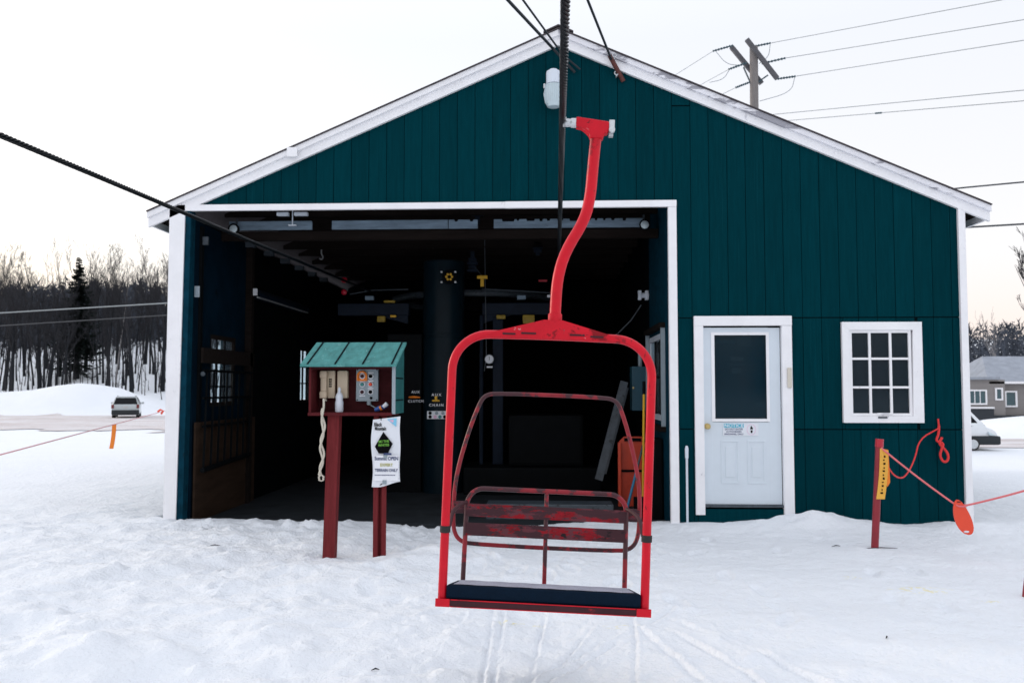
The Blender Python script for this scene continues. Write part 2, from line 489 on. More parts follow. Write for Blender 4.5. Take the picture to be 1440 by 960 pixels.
def text(body, size, loc, m, parent, name='lettering', spacing=1.0, rot=0.0, width=1.0):
    """flat lettering facing -Y at world location; rot turns it in its own plane"""
    mb = text_mesh(body, size, spacing=spacing, width=width)
    c, s = math.cos(rot), math.sin(rot)
    mb.v = [(loc[0] + x * c - y * s, loc[1] - z, loc[2] + x * s + y * c) for x, y, z in mb.v]
    return obj(name, mb, m, parent)

def arc(cx, cz, r, a0, a1, n=8):
    return [(cx + r * math.cos(a0 + (a1 - a0) * i / n), cz + r * math.sin(a0 + (a1 - a0) * i / n)) for i in range(n + 1)]

def smooth_path(pts, it=2):
    pts = [Vector(p) for p in pts]
    for _ in range(it):
        q = [pts[0]]
        for a, b in zip(pts, pts[1:]):
            q += [a * 0.75 + b * 0.25, a * 0.25 + b * 0.75]
        q.append(pts[-1]); pts = q
    return pts

# ---------------------------------------------------------------- ground: one snow sheet
rs = np.random.RandomState(5)
_tab = rs.rand(256, 256)
def vnoise(x, y):
    xi = np.floor(x).astype(int); yi = np.floor(y).astype(int)
    fx = x - xi; fy = y - yi
    fx = fx * fx * (3 - 2 * fx); fy = fy * fy * (3 - 2 * fy)
    a = _tab[xi & 255, yi & 255]; b = _tab[(xi + 1) & 255, yi & 255]
    c = _tab[xi & 255, (yi + 1) & 255]; d = _tab[(xi + 1) & 255, (yi + 1) & 255]
    return (a * (1 - fx) + b * fx) * (1 - fy) + (c * (1 - fx) + d * fx) * fy
def fbm(x, y, o=4, g=0.5):
    t = 0; w = 1; n = 0
    for i in range(o):
        t = t + w * (vnoise(x * 2 ** i + 17.3 * i, y * 2 ** i + 5.1 * i) - 0.5); n += w; w *= g
    return t / n
def ss(a, b, x):
    t = np.clip((x - a) / (b - a), 0, 1); return t * t * (3 - 2 * t)
def gauss(x, y, cx, cy, sx, sy):
    return np.exp(-((x - cx) / sx) ** 2 - ((y - cy) / sy) ** 2)

def ground_z(x, y):
    x = np.asarray(x, float); y = np.asarray(y, float)
    left = ss(3, -6, x)
    z = -0.62 * ss(13, 46, y) * left - (0.60 * ss(12, 27, y) + 0.5 * ss(32, 60, y)) * (1 - left)
    # ploughed bank across the road, left
    wl = ss(-14, -20, x)
    bump = 1.55 + 0.5 * fbm(x * 0.22, y * 0.1, 3) * 2 + 1.0 * np.exp(-((x + 38.6) / 3.6) ** 2)
    bump = bump * (1 - 0.75 * ss(-36.2, -33.2, x) * ss(-24, -28, x))
    z = z + wl * bump * ss(64.2, 68.5, y) * (1 - 0.55 * ss(70, 77, y))
    # wooded hillside
    hl = ss(-5, -22, x)
    z = z + hl * (8.3 * ss(72, 122, y) + 9 * ss(110, 210, y) + 14 * ss(190, 420, y))
    z = z + (1 - hl) * (7 * ss(100, 200, y) + 18 * ss(190, 420, y))
        # snow bank right
    z = z + 0.75 * ss(20.5, 22.5, x) * ss(38, 42, y) * (1 - ss(45, 49, y)) * (1 + 0.6 * fbm(x * 0.6, y * 0.3, 3))
    # trampled snow round the hut
    near = ss(26, 11, y) * ss(-9, 0, y) * ss(16, 9, np.abs(x))
    rough = 0.45 + 0.75 * ss(1.2, -1.8, x) * ss(11.5, 8.0, y) + 0.25 * ss(6.4, 4.6, y)
    wx = x + 0.22 * fbm(x * 1.9 + 9, y * 1.9, 2); wy = y + 0.22 * fbm(x * 1.9 + 51, y * 1.9 + 7, 2)
    rid = 1 - 2 * np.abs(fbm(x * 1.5 + 3, y * 2.1, 3))
    lump = 0.12 * fbm(wx * 1.1, wy * 1.6, 4, 0.55) + 0.045 * (rid - 0.75) + 0.026 * fbm(wx * 5.2 + wy * 2, wy * 6.0 - wx * 1.5, 4, 0.65) * 1.35
    crumb = np.clip(fbm(wx * 5.5 + wy * 3 + 40, wy * 6.5 - wx * 2.5, 3, 0.6) - 0.05, 0, 1)
    lump = lump + (0.07 + 0.20 * gauss(x, y, -2.8, 9.3, 2.2, 0.5)) * crumb
    z = z + near * rough * lump
    z = z + near * 0.05 * fbm(x * 0.35, y * 0.4, 2)
    # heaps in the left foreground
    for (cx, cy, sx, sy, h) in ((-1.72, 5.15, 0.36, 0.30, 0.085), (-2.45, 4.70, 0.42, 0.28, 0.075), (-1.05, 4.75, 0.3, 0.22, 0.05),
                                (-0.62, 5.0, 0.30, 0.3, 0.04), (-3.3, 7.6, 0.7, 0.3, 0.06), (-1.25, 7.35, 0.35, 0.35, 0.06),
                                (2.78, 9.35, 0.42, 0.30, 0.11), (3.2, 9.3, 0.45, 0.4, 0.08), (2.2, 9.25, 0.6, 0.3, 0.05), (4.4, 9.4, 0.4, 0.3, 0.05),
                                (2.7, 4.8, 0.5, 0.22, 0.05), (-0.85, 7.7, 0.35, 0.4, 0.06), (2.25, 5.15, 0.35, 0.2, 0.035)):
        z = z + h * gauss(x, y, cx, cy, sx, sy) * (1 + 0.9 * fbm(x * 4, y * 4, 3))
    # dug out in front of the machinery
    z = z - 0.10 * gauss(x, y, -1.0, 9.4, 0.75, 0.9)
    # boot prints
    rb_ = np.random.RandomState(12)
    for k in range(70):
        px_, py_, a_ = rb_.uniform(-3.2, 3.0), rb_.uniform(5.6, 9.2), rb_.uniform(-0.6, 0.6)
        if -0.7 < px_ < 0.7 and py_ < 6: continue
        m_ = np.nonzero((np.abs(x - px_) < 0.4) & (np.abs(y - py_) < 0.4))
        if not len(m_[0]): continue
        xx, yy = x[m_] - px_, y[m_] - py_
        u_ = xx * np.cos(a_) + yy * np.sin(a_); v_ = -xx * np.sin(a_) + yy * np.cos(a_)
        rr2 = np.sqrt((u_ / 0.062) ** 2 + (v_ / 0.15) ** 2)
        z[m_] += rb_.uniform(0.012, 0.026) * (-(1 - ss(0.75, 1.15, rr2)) + 0.45 * np.exp(-((rr2 - 1.3) / 0.25) ** 2))
    # ski and boot tracks under the chair
    tr = 1.7 * ss(6.4, 5.3, y) * ss(3.0, 3.9, y)
    for (x0, k, w, d) in ((0.30, 0.55, 0.018, 0.020), (0.40, 0.55, 0.018, 0.018), (-0.30, -0.02, 0.014, 0.016), (-0.36, -0.03, 0.012, 0.010), (0.62, -0.20, 0.020, 0.014),
                          (0.80, -0.36, 0.018, 0.014), (0.16, 0.30, 0.014, 0.012), (-0.05, 0.05, 0.012, 0.010), (1.05, -0.5, 0.022, 0.014), (0.50, 0.1, 0.012, 0.009), (-0.62, 0.12, 0.014, 0.008)):
        c = x0 + k * (y - 5.2) + 0.05 * fbm(y * 1.1 + x0 * 9, y * 0 + 1, 2)
        on = np.clip(0.65 + 2.5 * fbm(y * 1.6 + x0 * 31, y * 0 + x0 * 7, 2), 0, 1)
        z = z + tr * on * (-d * np.exp(-((x - c) / w) ** 2) + 0.55 * d * np.exp(-((x - c - 2.0 * w) / (1.1 * w)) ** 2))
    # inside the hut the snow ends
    ins = ss(-4.6, -4.42, x) * ss(4.74, 4.5, x)
    edge = 9.70 + 0.10 * fbm(x * 3, x * 0 + 2, 3)
    z = z - ins * (0.28 * ss(edge, edge + 0.28, y)) * ss(22.2, 21.2, y)
    return z

def spaced(lo, a, b, hi, step, growth):
    mid = list(np.arange(a, b + 1e-6, step))
    L = []; s = step; p = a
    while p > lo:
        s *= growth; p -= s; L.append(p)
    Rr = []; s = step; p = mid[-1]
    while p < hi:
        s *= growth; s = min(s, max(step, abs(p) * 0.09)) ; p += s; Rr.append(p)
    return np.array(L[::-1] + mid + Rr)

gx = spaced(-1500, -5.6, 5.6, 1500, 0.032, 1.06)
gx = np.sort(np.concatenate([gx[(gx < -1.0) | (gx > 1.6)], np.arange(-0.99, 1.59, 0.011)]))
gy = spaced(-400, 2.6, 10.3, 2500, 0.030, 1.05)
GX, GY = np.meshgrid(gx, gy)
GZ = ground_z(GX, GY)
nx, ny = len(gx), len(gy)
me = bpy.data.meshes.new("snow_ground")
me.vertices.add(nx * ny)
me.vertices.foreach_set('co', np.stack([GX, GY, GZ], -1).reshape(-1))
idx = np.arange(nx * ny).reshape(ny, nx)
q = np.stack([idx[:-1, :-1], idx[:-1, 1:], idx[1:, 1:], idx[1:, :-1]], -1).reshape(-1)
nq = (nx - 1) * (ny - 1)
me.loops.add(nq * 4); me.loops.foreach_set('vertex_index', q)
me.polygons.add(nq)
me.polygons.foreach_set('loop_start', np.arange(0, nq * 4, 4))
me.update(calc_edges=True)
me.shade_smooth()
me.materials.append(M['snow'])
go = bpy.data.objects.new("snow_ground", me); COL.objects.link(go); struct(go)

def gz(x, y): return float(ground_z(np.array([x]), np.array([y]))[0])

def strip(name, xs, y0f, y1f, m, lift=0.02, nyy=10):
    mb = MB(); k = len(xs)
    for j in range(nyy + 1):
        for x in xs:
            t = j / nyy; y = y0f(x) * (1 - t) + y1f(x) * t
            mb.v.append((x, y, gz(x, y) + lift))
    for j in range(nyy):
        for i in range(k - 1):
            mb.f.append((j * k + i, j * k + i + 1, (j + 1) * k + i + 1, (j + 1) * k + i)); mb.m.append(0)
    return struct(obj(name, mb, m, smooth=True))
_r = random.Random(3)
wob = lambda x, s: float(fbm(np.array([x * 0.35 + s]), np.array([s * 3.7]), 4)[0])
strip("road", np.linspace(-120, -7, 420), lambda x: 40.5 + 11 * wob(x, 1) + 3 * wob(x * 4, 11), lambda x: 64.2 + 4 * wob(x, 5), M['road'], 0.03)
strip("road", np.linspace(12, 70, 60), lambda x: 30.5 + 1.5 * wob(x, 2), lambda x: 36.5 + 1 * wob(x, 7), M['road'], 0.02)
strip("verge", np.linspace(20, 60, 60), lambda x: 49 + 1.5 * wob(x, 3), lambda x: 62 + 1 * wob(x, 9), M['earth'], 0.03)

# ---------------------------------------------------------------- the hut
YF = 9.60                       # face of the siding
AX, AZ, SL = 0.112, 5.416, 0.435
def zroof(x): return AZ - SL * abs(x - AX)
hut = thing("lift_shed", "dark green board shed with white trim, gabled roof and wide open machinery bay", "shed", (0.112, YF, 0))
# backing sheet behind the boards
bk = MB()
bk.prism_y([(-4.36, 3.60), (1.44, 3.60), (1.44, zroof(1.44)), (AX, AZ), (-4.36, zroof(-4.36))], YF + 0.022, YF + 0.05)
bk.prism_y([(1.44, 2.30), (4.58, 2.30), (4.58, zroof(4.58)), (1.44, zroof(1.44))], YF + 0.022, YF + 0.05)
bk.box(1.44, 1.66, YF + 0.022, YF + 0.05, -0.2, 2.30)
bk.box(2.64, 3.26, YF + 0.022, YF + 0.05, -0.2, 2.30)
bk.box(3.26, 4.07, YF + 0.022, YF + 0.05, -0.2, 1.15)
bk.box(3.26, 4.07, YF + 0.022, YF + 0.05, 2.19, 2.30)
bk.box(4.07, 4.58, YF + 0.022, YF + 0.05, -0.2, 2.30)
bk.box(1.66, 2.64, YF + 0.022, YF + 0.05, -0.2, 0.16)
obj("siding_backing", bk, M['teal_dark'], hut)

GR = 0.0030                     # half groove
def board(x0, x1, z0, ztop, openings=()):
    a, b = x0 + GR, x1 - GR
    # z pieces left after the openings
    segs = [(z0, None)]
    for (ox0, ox1, oz0, oz1) in openings:
        if b > ox0 and a < ox1:
            if a < ox0 - 0.01 and b > ox0: b2 = ox0
            segs = None
    if segs is None:
        return
    za = ztop(a); zb = ztop(b)
    poly = [(a, z0), (b, z0), (b, zb), (a, za)]
    if a < AX < b and ztop is zroof:
        poly = [(a, z0), (b, z0), (b, zb), (AX, AZ), (a, za)]
    mb = MB().prism_y(poly, YF + _r.uniform(-0.0015, 0.0015), YF + 0.0205)
    obj("siding_board", mb, M['teal'], hut)
P0 = 1.395; PW = 0.2035
edges = [P0 + PW * k for k in range(-28, 17)]
for x0, x1 in zip(edges, edges[1:]):
    if x1 <= P0 + 0.01:
        board(x0, x1, 3.585, zroof)
    else:
        x1c = min(x1, 4.575)
        if x0 > 4.52: continue
        if x0 < P0 + 0.3 * PW:      # first strip right of the bay, split at the high joint
            board(x0, x1c, 2.284, lambda x: 4.685); board(x0, x1c, 4.700, zroof)
        else:
            board(x0, x1c, 2.284, zroof)
        # below the mid joint: cut round door (1.61..2.69) and window (3.23..4.10)
        for (za, zb) in ((1.048, 2.272), (-0.15, 1.036)):
            spans = [(x0, x1c)]
            def cut(sp, o0, o1):
                r = []
                for (a, b) in sp:
                    if b <= o0 or a >= o1: r.append((a, b))
                    else:
                        if a < o0 - 0.02: r.append((a, o0))
                        if b > o1 + 0.02: r.append((o1, b))
                return r
            spans = cut(spans, 1.64, 2.66)
            full = list(spans)
            if za > 1:
                full = cut(spans, 3.26, 4.07)
            for (a, b) in full:
                board(a, b, za, lambda x, zb=zb: zb)
            if za > 1:
                for (a, b) in spans:
                    a2, b2 = max(a, 3.26), min(b, 4.07)
                    if b2 - a2 > 0.03:
                        board(a2, b2, za, lambda x: 1.15); board(a2, b2, 2.19, lambda x: 2.272)
obj("sill_board", MB().box(1.645, 2.655, YF - 0.002, YF + 0.02, -0.15, 0.165), M['teal'], hut)

# roof
def roof_poly(x_end, sgn):
    return None
for sgn, xe in ((-1, -4.615), (1, 4.865)):
    ze = AZ + 0.165 - SL * abs(xe - AX)
    mb = MB().prism_y([(AX, AZ + 0.165), (xe, ze), (xe, ze - 0.05), (AX, AZ + 0.115)], 9.556, 21.2)
    rf = obj("roof", mb, M['shingle'], hut)
    # rake fascia in two steps
    zf = lambda x, d: AZ + d - SL * abs(x - AX)
    obj("fascia", MB().prism_y([(AX, AZ + 0.10), (xe, zf(xe, 0.10)), (xe, zf(xe, -0.015)), (AX, AZ - 0.015)], 9.555, 9.597), M['white'], hut)
    obj("fascia", MB().prism_y([(AX, AZ + 0.152), (xe, zf(xe, 0.152)), (xe, zf(xe, 0.088)), (AX, AZ + 0.088)], 9.515, 9.554),
        M['white_worn'] if sgn > 0 else M['white'], hut)
    obj("drip_edge", MB().prism_y([(AX, AZ + 0.168), (xe, zf(xe, 0.168)), (xe, zf(xe, 0.155)), (AX, AZ + 0.155)], 9.495, 9.5555), M['shingle'], hut)
    # eave soffit and gutter board
    obj("eave_board", MB().box(xe - 0.0, xe - sgn * 0.03, 9.60, 21.1, ze - 0.16, ze - 0.052), M['white'], hut)
    xi = -4.36 if sgn < 0 else 4.59
    obj("soffit", MB().prism_y([(xe - sgn * 0.03, ze - 0.055), (xi, ze - 0.055 + SL * abs(xi - xe)), (xi, ze - 0.085 + SL * abs(xi - xe)), (xe - sgn * 0.03, ze - 0.085)], 9.60, 21.0), M['timber'], hut)
obj("ridge_cap", MB().prism_y([(AX - 0.17, AZ + 0.108), (AX, AZ + 0.185), (AX + 0.17, AZ + 0.108), (AX + 0.17, AZ + 0.123), (AX, AZ + 0.2), (AX - 0.17, AZ + 0.123)], 9.485, 21.2), M['shingle'], hut)
obj("trim_patch", MB().bbox(-2.99, -2.87, 9.49, 9.514, 4.13, 4.24, 0.004), M['white'], hut)
# white frame round the bay
obj("corner_board", MB().prism_y([(-4.366, -0.15), (-4.222, -0.15), (-4.186, 3.536), (-4.186, 3.60), (-4.366, 3.60)], 9.555, 9.63), M['white'], hut)
obj("jamb", MB().prism_y([(-4.221, -0.15), (-4.150, -0.15), (-4.120, 3.53), (-4.185, 3.53)], 9.572, 9.70), M['blue_jamb'], hut)
obj("bay_header", MB().box(-4.184, -0.50, 9.556, 9.60, 3.532, 3.602), M['white'], hut)
obj("bay_header", MB().box(-0.498, 1.432, 9.553, 9.60, 3.530, 3.604), M['white'], hut)
obj("corner_board", MB().box(1.338, 1.43, 9.556, 9.63, -0.15, 3.528), M['white'], hut)
obj("corner_board", MB().box(4.525, 4.60, 9.56, 9.62, -0.15, 3.50), M['white'], hut)
obj("corner_board", MB().box(4.578, 4.604, 9.622, 9.72, -0.15, 3.52), M['white'], hut)
# walls
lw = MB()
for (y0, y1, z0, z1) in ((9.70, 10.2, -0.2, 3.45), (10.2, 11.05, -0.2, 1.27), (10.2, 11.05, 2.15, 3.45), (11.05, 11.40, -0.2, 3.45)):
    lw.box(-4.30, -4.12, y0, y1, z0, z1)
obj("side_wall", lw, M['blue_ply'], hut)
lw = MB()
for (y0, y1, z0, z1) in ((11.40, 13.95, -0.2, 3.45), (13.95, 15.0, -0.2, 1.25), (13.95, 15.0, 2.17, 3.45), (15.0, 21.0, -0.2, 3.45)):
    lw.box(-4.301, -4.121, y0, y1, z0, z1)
obj("side_wall", lw, M['shaded_wall'], hut)
obj("side_cladding", MB().box(-4.345, -4.303, 9.64, 10.15, -0.2, 3.42).box(-4.345, -4.303, 11.1, 13.9, -0.2, 3.42), M['teal'], hut)
obj("side_wall", MB().box(4.50, 4.575, 9.66, 21, -0.2, 3.45), M['teal'], hut)
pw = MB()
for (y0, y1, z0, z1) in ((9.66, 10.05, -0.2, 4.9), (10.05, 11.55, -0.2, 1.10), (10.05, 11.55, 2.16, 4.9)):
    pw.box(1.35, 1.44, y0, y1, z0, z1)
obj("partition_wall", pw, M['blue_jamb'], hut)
obj("partition_wall", MB().box(1.351, 1.441, 11.55, 21, -0.2, 4.9), M['shaded_wall'], hut)
obj("back_wall", MB().box(-4.3, 4.55, 18.0, 18.15, -0.2, 5.3), M['shaded_wall'], hut)
obj("office_wall", MB().box(1.45, 4.5, 13.0, 13.1, -0.2, 3.5).box(1.45, 4.5, 9.7, 13.0, 3.0, 3.08), M['shaded_wall'], hut)
fl = struct(obj("floor", MB().box(-4.12, 4.5, 9.78, 18.0, -0.16, -0.045), M['floor']))
obj("ceiling", MB().box(-4.12, 1.35, 10.9, 18.0, 3.86, 3.90), M['shaded_wall'], hut)
for k in range(9):
    y = 10.55 + k * 0.8
    obj("joist", MB().box(-4.11, 1.345, y, y + 0.05, 3.66 - 0.02 * (k % 2), 3.855), M['timber'], hut)
obj("header_beam", MB().box(-4.115, 1.345, 9.75, 9.90, 3.612, 3.82), M['timber'], hut)
obj("plate_beam", MB().box(-4.11, 1.34, 10.46, 10.54, 3.34, 3.45), M['timber'], hut)
for k in range(6):
    y = 11.3 + k * 0.75
    obj("rafter_tail", MB().box(-4.11, -3.98, y, y + 0.09, 3.40, 3.47), M['greymetal'], hut)
obj("stud", MB().box(-4.115, -4.03, 11.36, 11.46, -0.1, 3.44), M['timber'], hut)
obj("stud", MB().box(-4.118, -4.085, 9.82, 9.88, -0.1, 3.40), M['black'], hut)
obj("kick_panel", MB().box(-4.10, -4.075, 9.72, 11.70, -0.05, 1.10), M['brown_ply'], hut)

# windows of the bay
def side_window(x, y0, y1, z0, z1, ny_, nz_, casing, cw=0.05):
    w = obj("window", MB().box(x - 0.02, x + 0.035, y0, y0 + cw, z0, z1).box(x - 0.02, x + 0.035, y1 - cw, y1, z0, z1)
            .box(x - 0.02, x + 0.035, y0 + cw, y1 - cw, z1 - cw, z1).box(x - 0.02, x + 0.035, y0 + cw, y1 - cw, z0, z0 + cw), casing, hut)
    iy0, iy1, iz0, iz1 = y0 + cw, y1 - cw, z0 + cw, z1 - cw
    for i in range(ny_):
        for j in range(nz_):
            a = iy0 + (iy1 - iy0) * i / ny_; b = iy0 + (iy1 - iy0) * (i + 1) / ny_
            c = iz0 + (iz1 - iz0) * j / nz_; d = iz0 + (iz1 - iz0) * (j + 1) / nz_
            obj("pane", MB().box(x - 0.004, x + 0.004, a + 0.009, b - 0.009, c + 0.009, d - 0.009), M['clear'], w)
    for i in range(1, ny_):
        a = iy0 + (iy1 - iy0) * i / ny_
        obj("muntin", MB().box(x - 0.014, x + 0.014, a - 0.010, a + 0.010, iz0, iz1), M['black'], w)
    for j in range(1, nz_):
        c = iz0 + (iz1 - iz0) * j / nz_
        obj("muntin", MB().box(x - 0.012, x + 0.012, iy0, iy1, c - 0.010, c + 0.010), M['black'], w)
    return w
side_window(-4.16, 10.2, 11.05, 1.27, 2.15, 3, 4, M['timber'])
side_window(-4.16, 13.95, 15.0, 1.25, 2.17, 4, 3, M['timber'])
wR = side_window(1.37, 10.05, 11.55, 1.10, 2.16, 3, 2, M['whitepipe'], 0.07)
obj("casing", MB().box(1.30, 1.349, 10.0, 10.045, 1.05, 2.20), M['panelgrey'], wR)
obj("casing", MB().box(1.30, 1.349, 11.56, 11.60, 1.05, 2.20), M['panelgrey'], wR)
obj("lintel", MB().box(1.28, 1.349, 9.98, 11.62, 2.202, 2.26), M['timber'], wR)
obj("sill", MB().box(1.28, 1.349, 9.98, 11.62, 0.99, 1.048), M['timber'], wR)

# front window
wn = obj("window", MB().prism_y([(3.232, 1.117), (3.308, 1.19), (3.312, 2.135), (3.232, 2.225)], 9.556, 9.61)
         .prism_y([(4.10, 1.117), (4.098, 2.224), (4.00, 2.135), (3.985, 1.19)], 9.556, 9.61)
         .prism_y([(3.232, 2.2255), (3.312, 2.1355), (4.00, 2.1355), (4.098, 2.2245)], 9.555, 9.61)
         .prism_y([(3.232, 1.1165), (4.10, 1.1165), (3.985, 1.1895), (3.308, 1.1895)], 9.553, 9.61), M['white'], hut)
x0, x1, z0, z1 = 3.312, 3.985, 1.19, 2.135
cx = [x0 + (x1 - x0) * k / 3 for k in range(4)]; cz = [z0 + (z1 - z0) * k / 3 for k in range(4)]
obj("sash", MB().box(x0, x0 + 0.03, 9.575, 9.615, z0, z1).box(x1 - 0.03, x1 - 0.001, 9.575, 9.615, z0, z1)
    .box(x0 + 0.03, x1 - 0.03, 9.5755, 9.615, z1 - 0.03, z1 - 0.001).box(x0 + 0.03, x1 - 0.03, 9.5755, 9.615, z0 + 0.001, z0 + 0.03), M['white'], wn)
for k in (1, 2):
    obj("muntin", MB().box(cx[k] - 0.013, cx[k] + 0.013, 9.578, 9.612, z0 + 0.03, z1 - 0.03), M['white'], wn)
    obj("muntin", MB().box(x0 + 0.03, x1 - 0.03, 9.580, 9.611, cz[k] - 0.012, cz[k] + 0.012), M['white'], wn)
for i in range(3):
    for j in range(3):
        obj("pane", MB().box(cx[i] + 0.012, cx[i + 1] - 0.012, 9.598, 9.603, cz[j] + 0.012, cz[j + 1] - 0.012), M['glass'], wn)
obj("sash_lift", MB().bbox(3.60, 3.76, 9.560, 9.579, 1.205, 1.225, 0.004), M['white'], wn)
obj("sill_chip", MB().bbox(3.60, 3.70, 9.545, 9.552, 1.165, 1.185, 0.003), M['greymetal'], wn)

# door
dr = obj("door", MB().bbox(1.716, 1.812, 9.615, 9.66, 0.215, 2.172, 0.003).bbox(2.435, 2.566, 9.615, 9.66, 0.215, 2.168, 0.003)
         .box(1.811, 2.436, 9.6155, 9.66, 0.216, 1.12).box(1.811, 2.436, 9.6155, 9.66, 2.105, 2.170), M['door'], hut)
obj("glazing_bead", MB().box(1.806, 1.842, 9.602, 9.6149, 1.125, 2.118).box(2.412, 2.444, 9.602, 9.6149, 1.125, 2.118)
    .box(1.842, 2.412, 9.603, 9.6149, 2.086, 2.118).box(1.842, 2.412, 9.603, 9.6149, 1.125, 1.157), M['white'], dr)
obj("pane", MB().box(1.835, 2.42, 9.632, 9.637, 1.11, 2.11), M['door_glass'], dr)
for (a, b, c, d, m) in ((2.10, 2.26, 1.96, 2.07, 'panelgrey'), (2.03, 2.17, 1.80, 1.845, 'paper'), (2.0, 2.2, 1.745, 1.77, 'panelgrey'),
                        (2.04, 2.14, 1.66, 1.72, 'paper'), (2.30, 2.41, 1.29, 1.34, 'panelgrey'), (1.86, 2.08, 2.0, 2.03, 'cyan')):
    obj("taped_note", MB().box(a, b, 9.642, 9.6445, c, d), M[m], dr)
for (a, b) in ((1.90, 2.10), (2.19, 2.39)):
    mb = MB()
    for (p0, p1, q0, q1) in ((a, b, 0.44, 0.462), (a, b, 0.898, 0.92), (a, a + 0.022, 0.463, 0.897), (b - 0.022, b, 0.463, 0.897)):
        mb.bbox(p0, p1, 9.610, 9.617, q0, q1, 0.003)
    mb.bbox(a + 0.05, b - 0.05, 9.609, 9.617, 0.51, 0.85, 0.004)
    obj("raised_panel", mb, M['door'], dr)
kb = obj("knob", MB().lathe([(0.033, 0), (0.033, -0.008), (0.014, -0.012), (0.014, -0.035), (0.028, -0.042), (0.031, -0.058), (0.024, -0.07), (0.0, -0.072)], (1.752, 9.614, 1.073), 18, 'y'), M['brass'], dr, True)
obj("door_casing", MB().box(1.612, 1.712, 9.556, 9.63, 0.105, 2.189), M['white'], hut)
obj("door_casing", MB().box(2.574, 2.684, 9.556, 9.63, -0.1, 2.187), M['white'], hut)
obj("door_casing", MB().box(1.612, 2.686, 9.553, 9.63, 2.19, 2.296), M['white'], hut)
obj("threshold", MB().box(1.712, 2.574, 9.585, 9.68, 0.185, 0.212), M['greymetal'], hut)
th = tag(obj("thermometer", MB().bbox(2.625, 2.672, 9.540, 9.552, 1.50, 1.72, 0.003), M['cordm']), "small yellowed thermometer strip on the right door casing", "thermometer")
# notice on the door
ns = tag(obj("notice_sign", MB().bbox(1.925, 2.315, 9.607, 9.6135, 0.968, 1.108, 0.002), M['paper']),
         "white notice sign with blue heading stuck below the door glass", "sign")
obj("heading_band", MB().bbox(1.935, 2.155, 9.605, 9.6068, 1.058, 1.103, 0.0008), M['cyan'], ns)
text("NOTICE", 0.050, (2.045, 9.6042, 1.080), M['paper'], ns, width=1.15)
text("DO NOT ENTER", 0.027, (2.045, 9.6062, 1.040), M['blue_ink'], ns)
text("AUTHORIZED", 0.027, (2.045, 9.6062, 1.013), M['blue_ink'], ns)
text("PERSONNEL ONLY", 0.025, (2.045, 9.6062, 0.986), M['blue_ink'], ns)
ring = MB().tube([(2.236 + 0.047 * math.cos(t), 9.6055, 1.038 + 0.058 * math.sin(t)) for t in np.linspace(0, 2 * PI, 24, endpoint=False)], 0.0022, 5, closed=True)
obj("symbol_ring", ring, M['pink'], ns)
obj("figure_symbol", MB().prism_y([(2.233, 1.078), (2.240, 1.078), (2.243, 1.068), (2.256, 1.05), (2.250, 1.04), (2.222, 1.042), (2.228, 1.062)], 9.6045, 9.6065)
    .prism_y([(2.226, 1.030), (2.252, 1.030), (2.246, 1.0), (2.232, 1.0)], 9.6045, 9.6065), M['ink'], ns)
# white pipe beside the door
vp = tag(obj("vent_pipe", MB().lathe([(0.013, -0.1), (0.013, 0.72), (0.019, 0.725), (0.020, 0.83), (0.012, 0.86), (0, 0.862)], (1.515, 9.555, 0), 12), M['whitepipe'], smooth=True),
         "thin white plastic pipe standing between bay frame and door", "pipe")

# yard lamp under the gable
lp = thing("yard_lamp", "white barn lamp with ribbed lens under the gable peak", "lamp", (0.055, 9.44, 4.64))
obj("housing", MB().lathe([(0, 5.075), (0.045, 5.072), (0.052, 5.05), (0.078, 5.048), (0.082, 5.03), (0.082, 4.905), (0.0, 4.90)], (0.055, 9.44, 0), 24), M['whitepipe'], lp, True)
ls = [(0.0, 4.899), (0.088, 4.895), (0.098, 4.84), (0.108, 4.79), (0.090, 4.69), (0.068, 4.645), (0.0, 4.64)]
obj("lens", MB().lathe(ls, (0.055, 9.44, 0), 40), M['lensw'], lp, True)
rb = MB()
for k in range(26):
    t = 2 * PI * k / 26
    rb.tube([(0.055 + math.cos(t) * (r + 0.001), 9.44 + math.sin(t) * (r + 0.001), z) for r, z in ls[1:5]], 0.0035, 4)
obj("lens_ribs", rb, M['lensw'], lp, True)
obj("bracket", MB().box(0.02, 0.09, 9.50, 9.599, 4.93, 5.0).lathe([(0.014, 0), (0.014, 0.05)], (-0.045, 9.44, 4.86), 10), M['galv'], lp)

# guy cables and their anchors on the gable
def anchor(label, a, b, r, m):
    return tag(obj("cable_anchor", MB().tube([a, b], r, 10), m, smooth=True), label, "anchor")
def guy(label, pts, r, group=None):
    return tag(obj("guy_cable", MB().tube(pts, r, 8), M['cable'], smooth=True), label, "cable", group)
def lerp(a, b, t): return tuple(a[i] + (b[i] - a[i]) * t for i in range(3))
g1a, g1b = (0.045, 9.50, 5.345), (-0.389, 8.0, 5.215)
guy("thicker left guy cable meeting the gable peak from the upper left", [lerp(g1b, g1a, -7), g1b, g1a, (0.30, 9.56, 5.08)], 0.0165)
g2a, g2b = (0.16, 9.52, 5.275), (-0.243, 8.0, 5.212)
guy("thinner guy cable just right of the thick one at the gable peak", [lerp(g2b, g2a, -7), g2b, g2a, (0.36, 9.55, 5.11)], 0.011)
g3a, g3b = (0.705, 9.46, 5.19), (0.379, 8.0, 5.19)
guy("dark guy cable right of the lift rope ending at a red bar", [lerp(g3b, g3a, -7), g3b, g3a], 0.014)
anchor("rusty red anchor bar at the end of the right guy cable", (0.685, 9.47, 5.24), (0.85, 9.585, 4.98), 0.026, M['rust'])
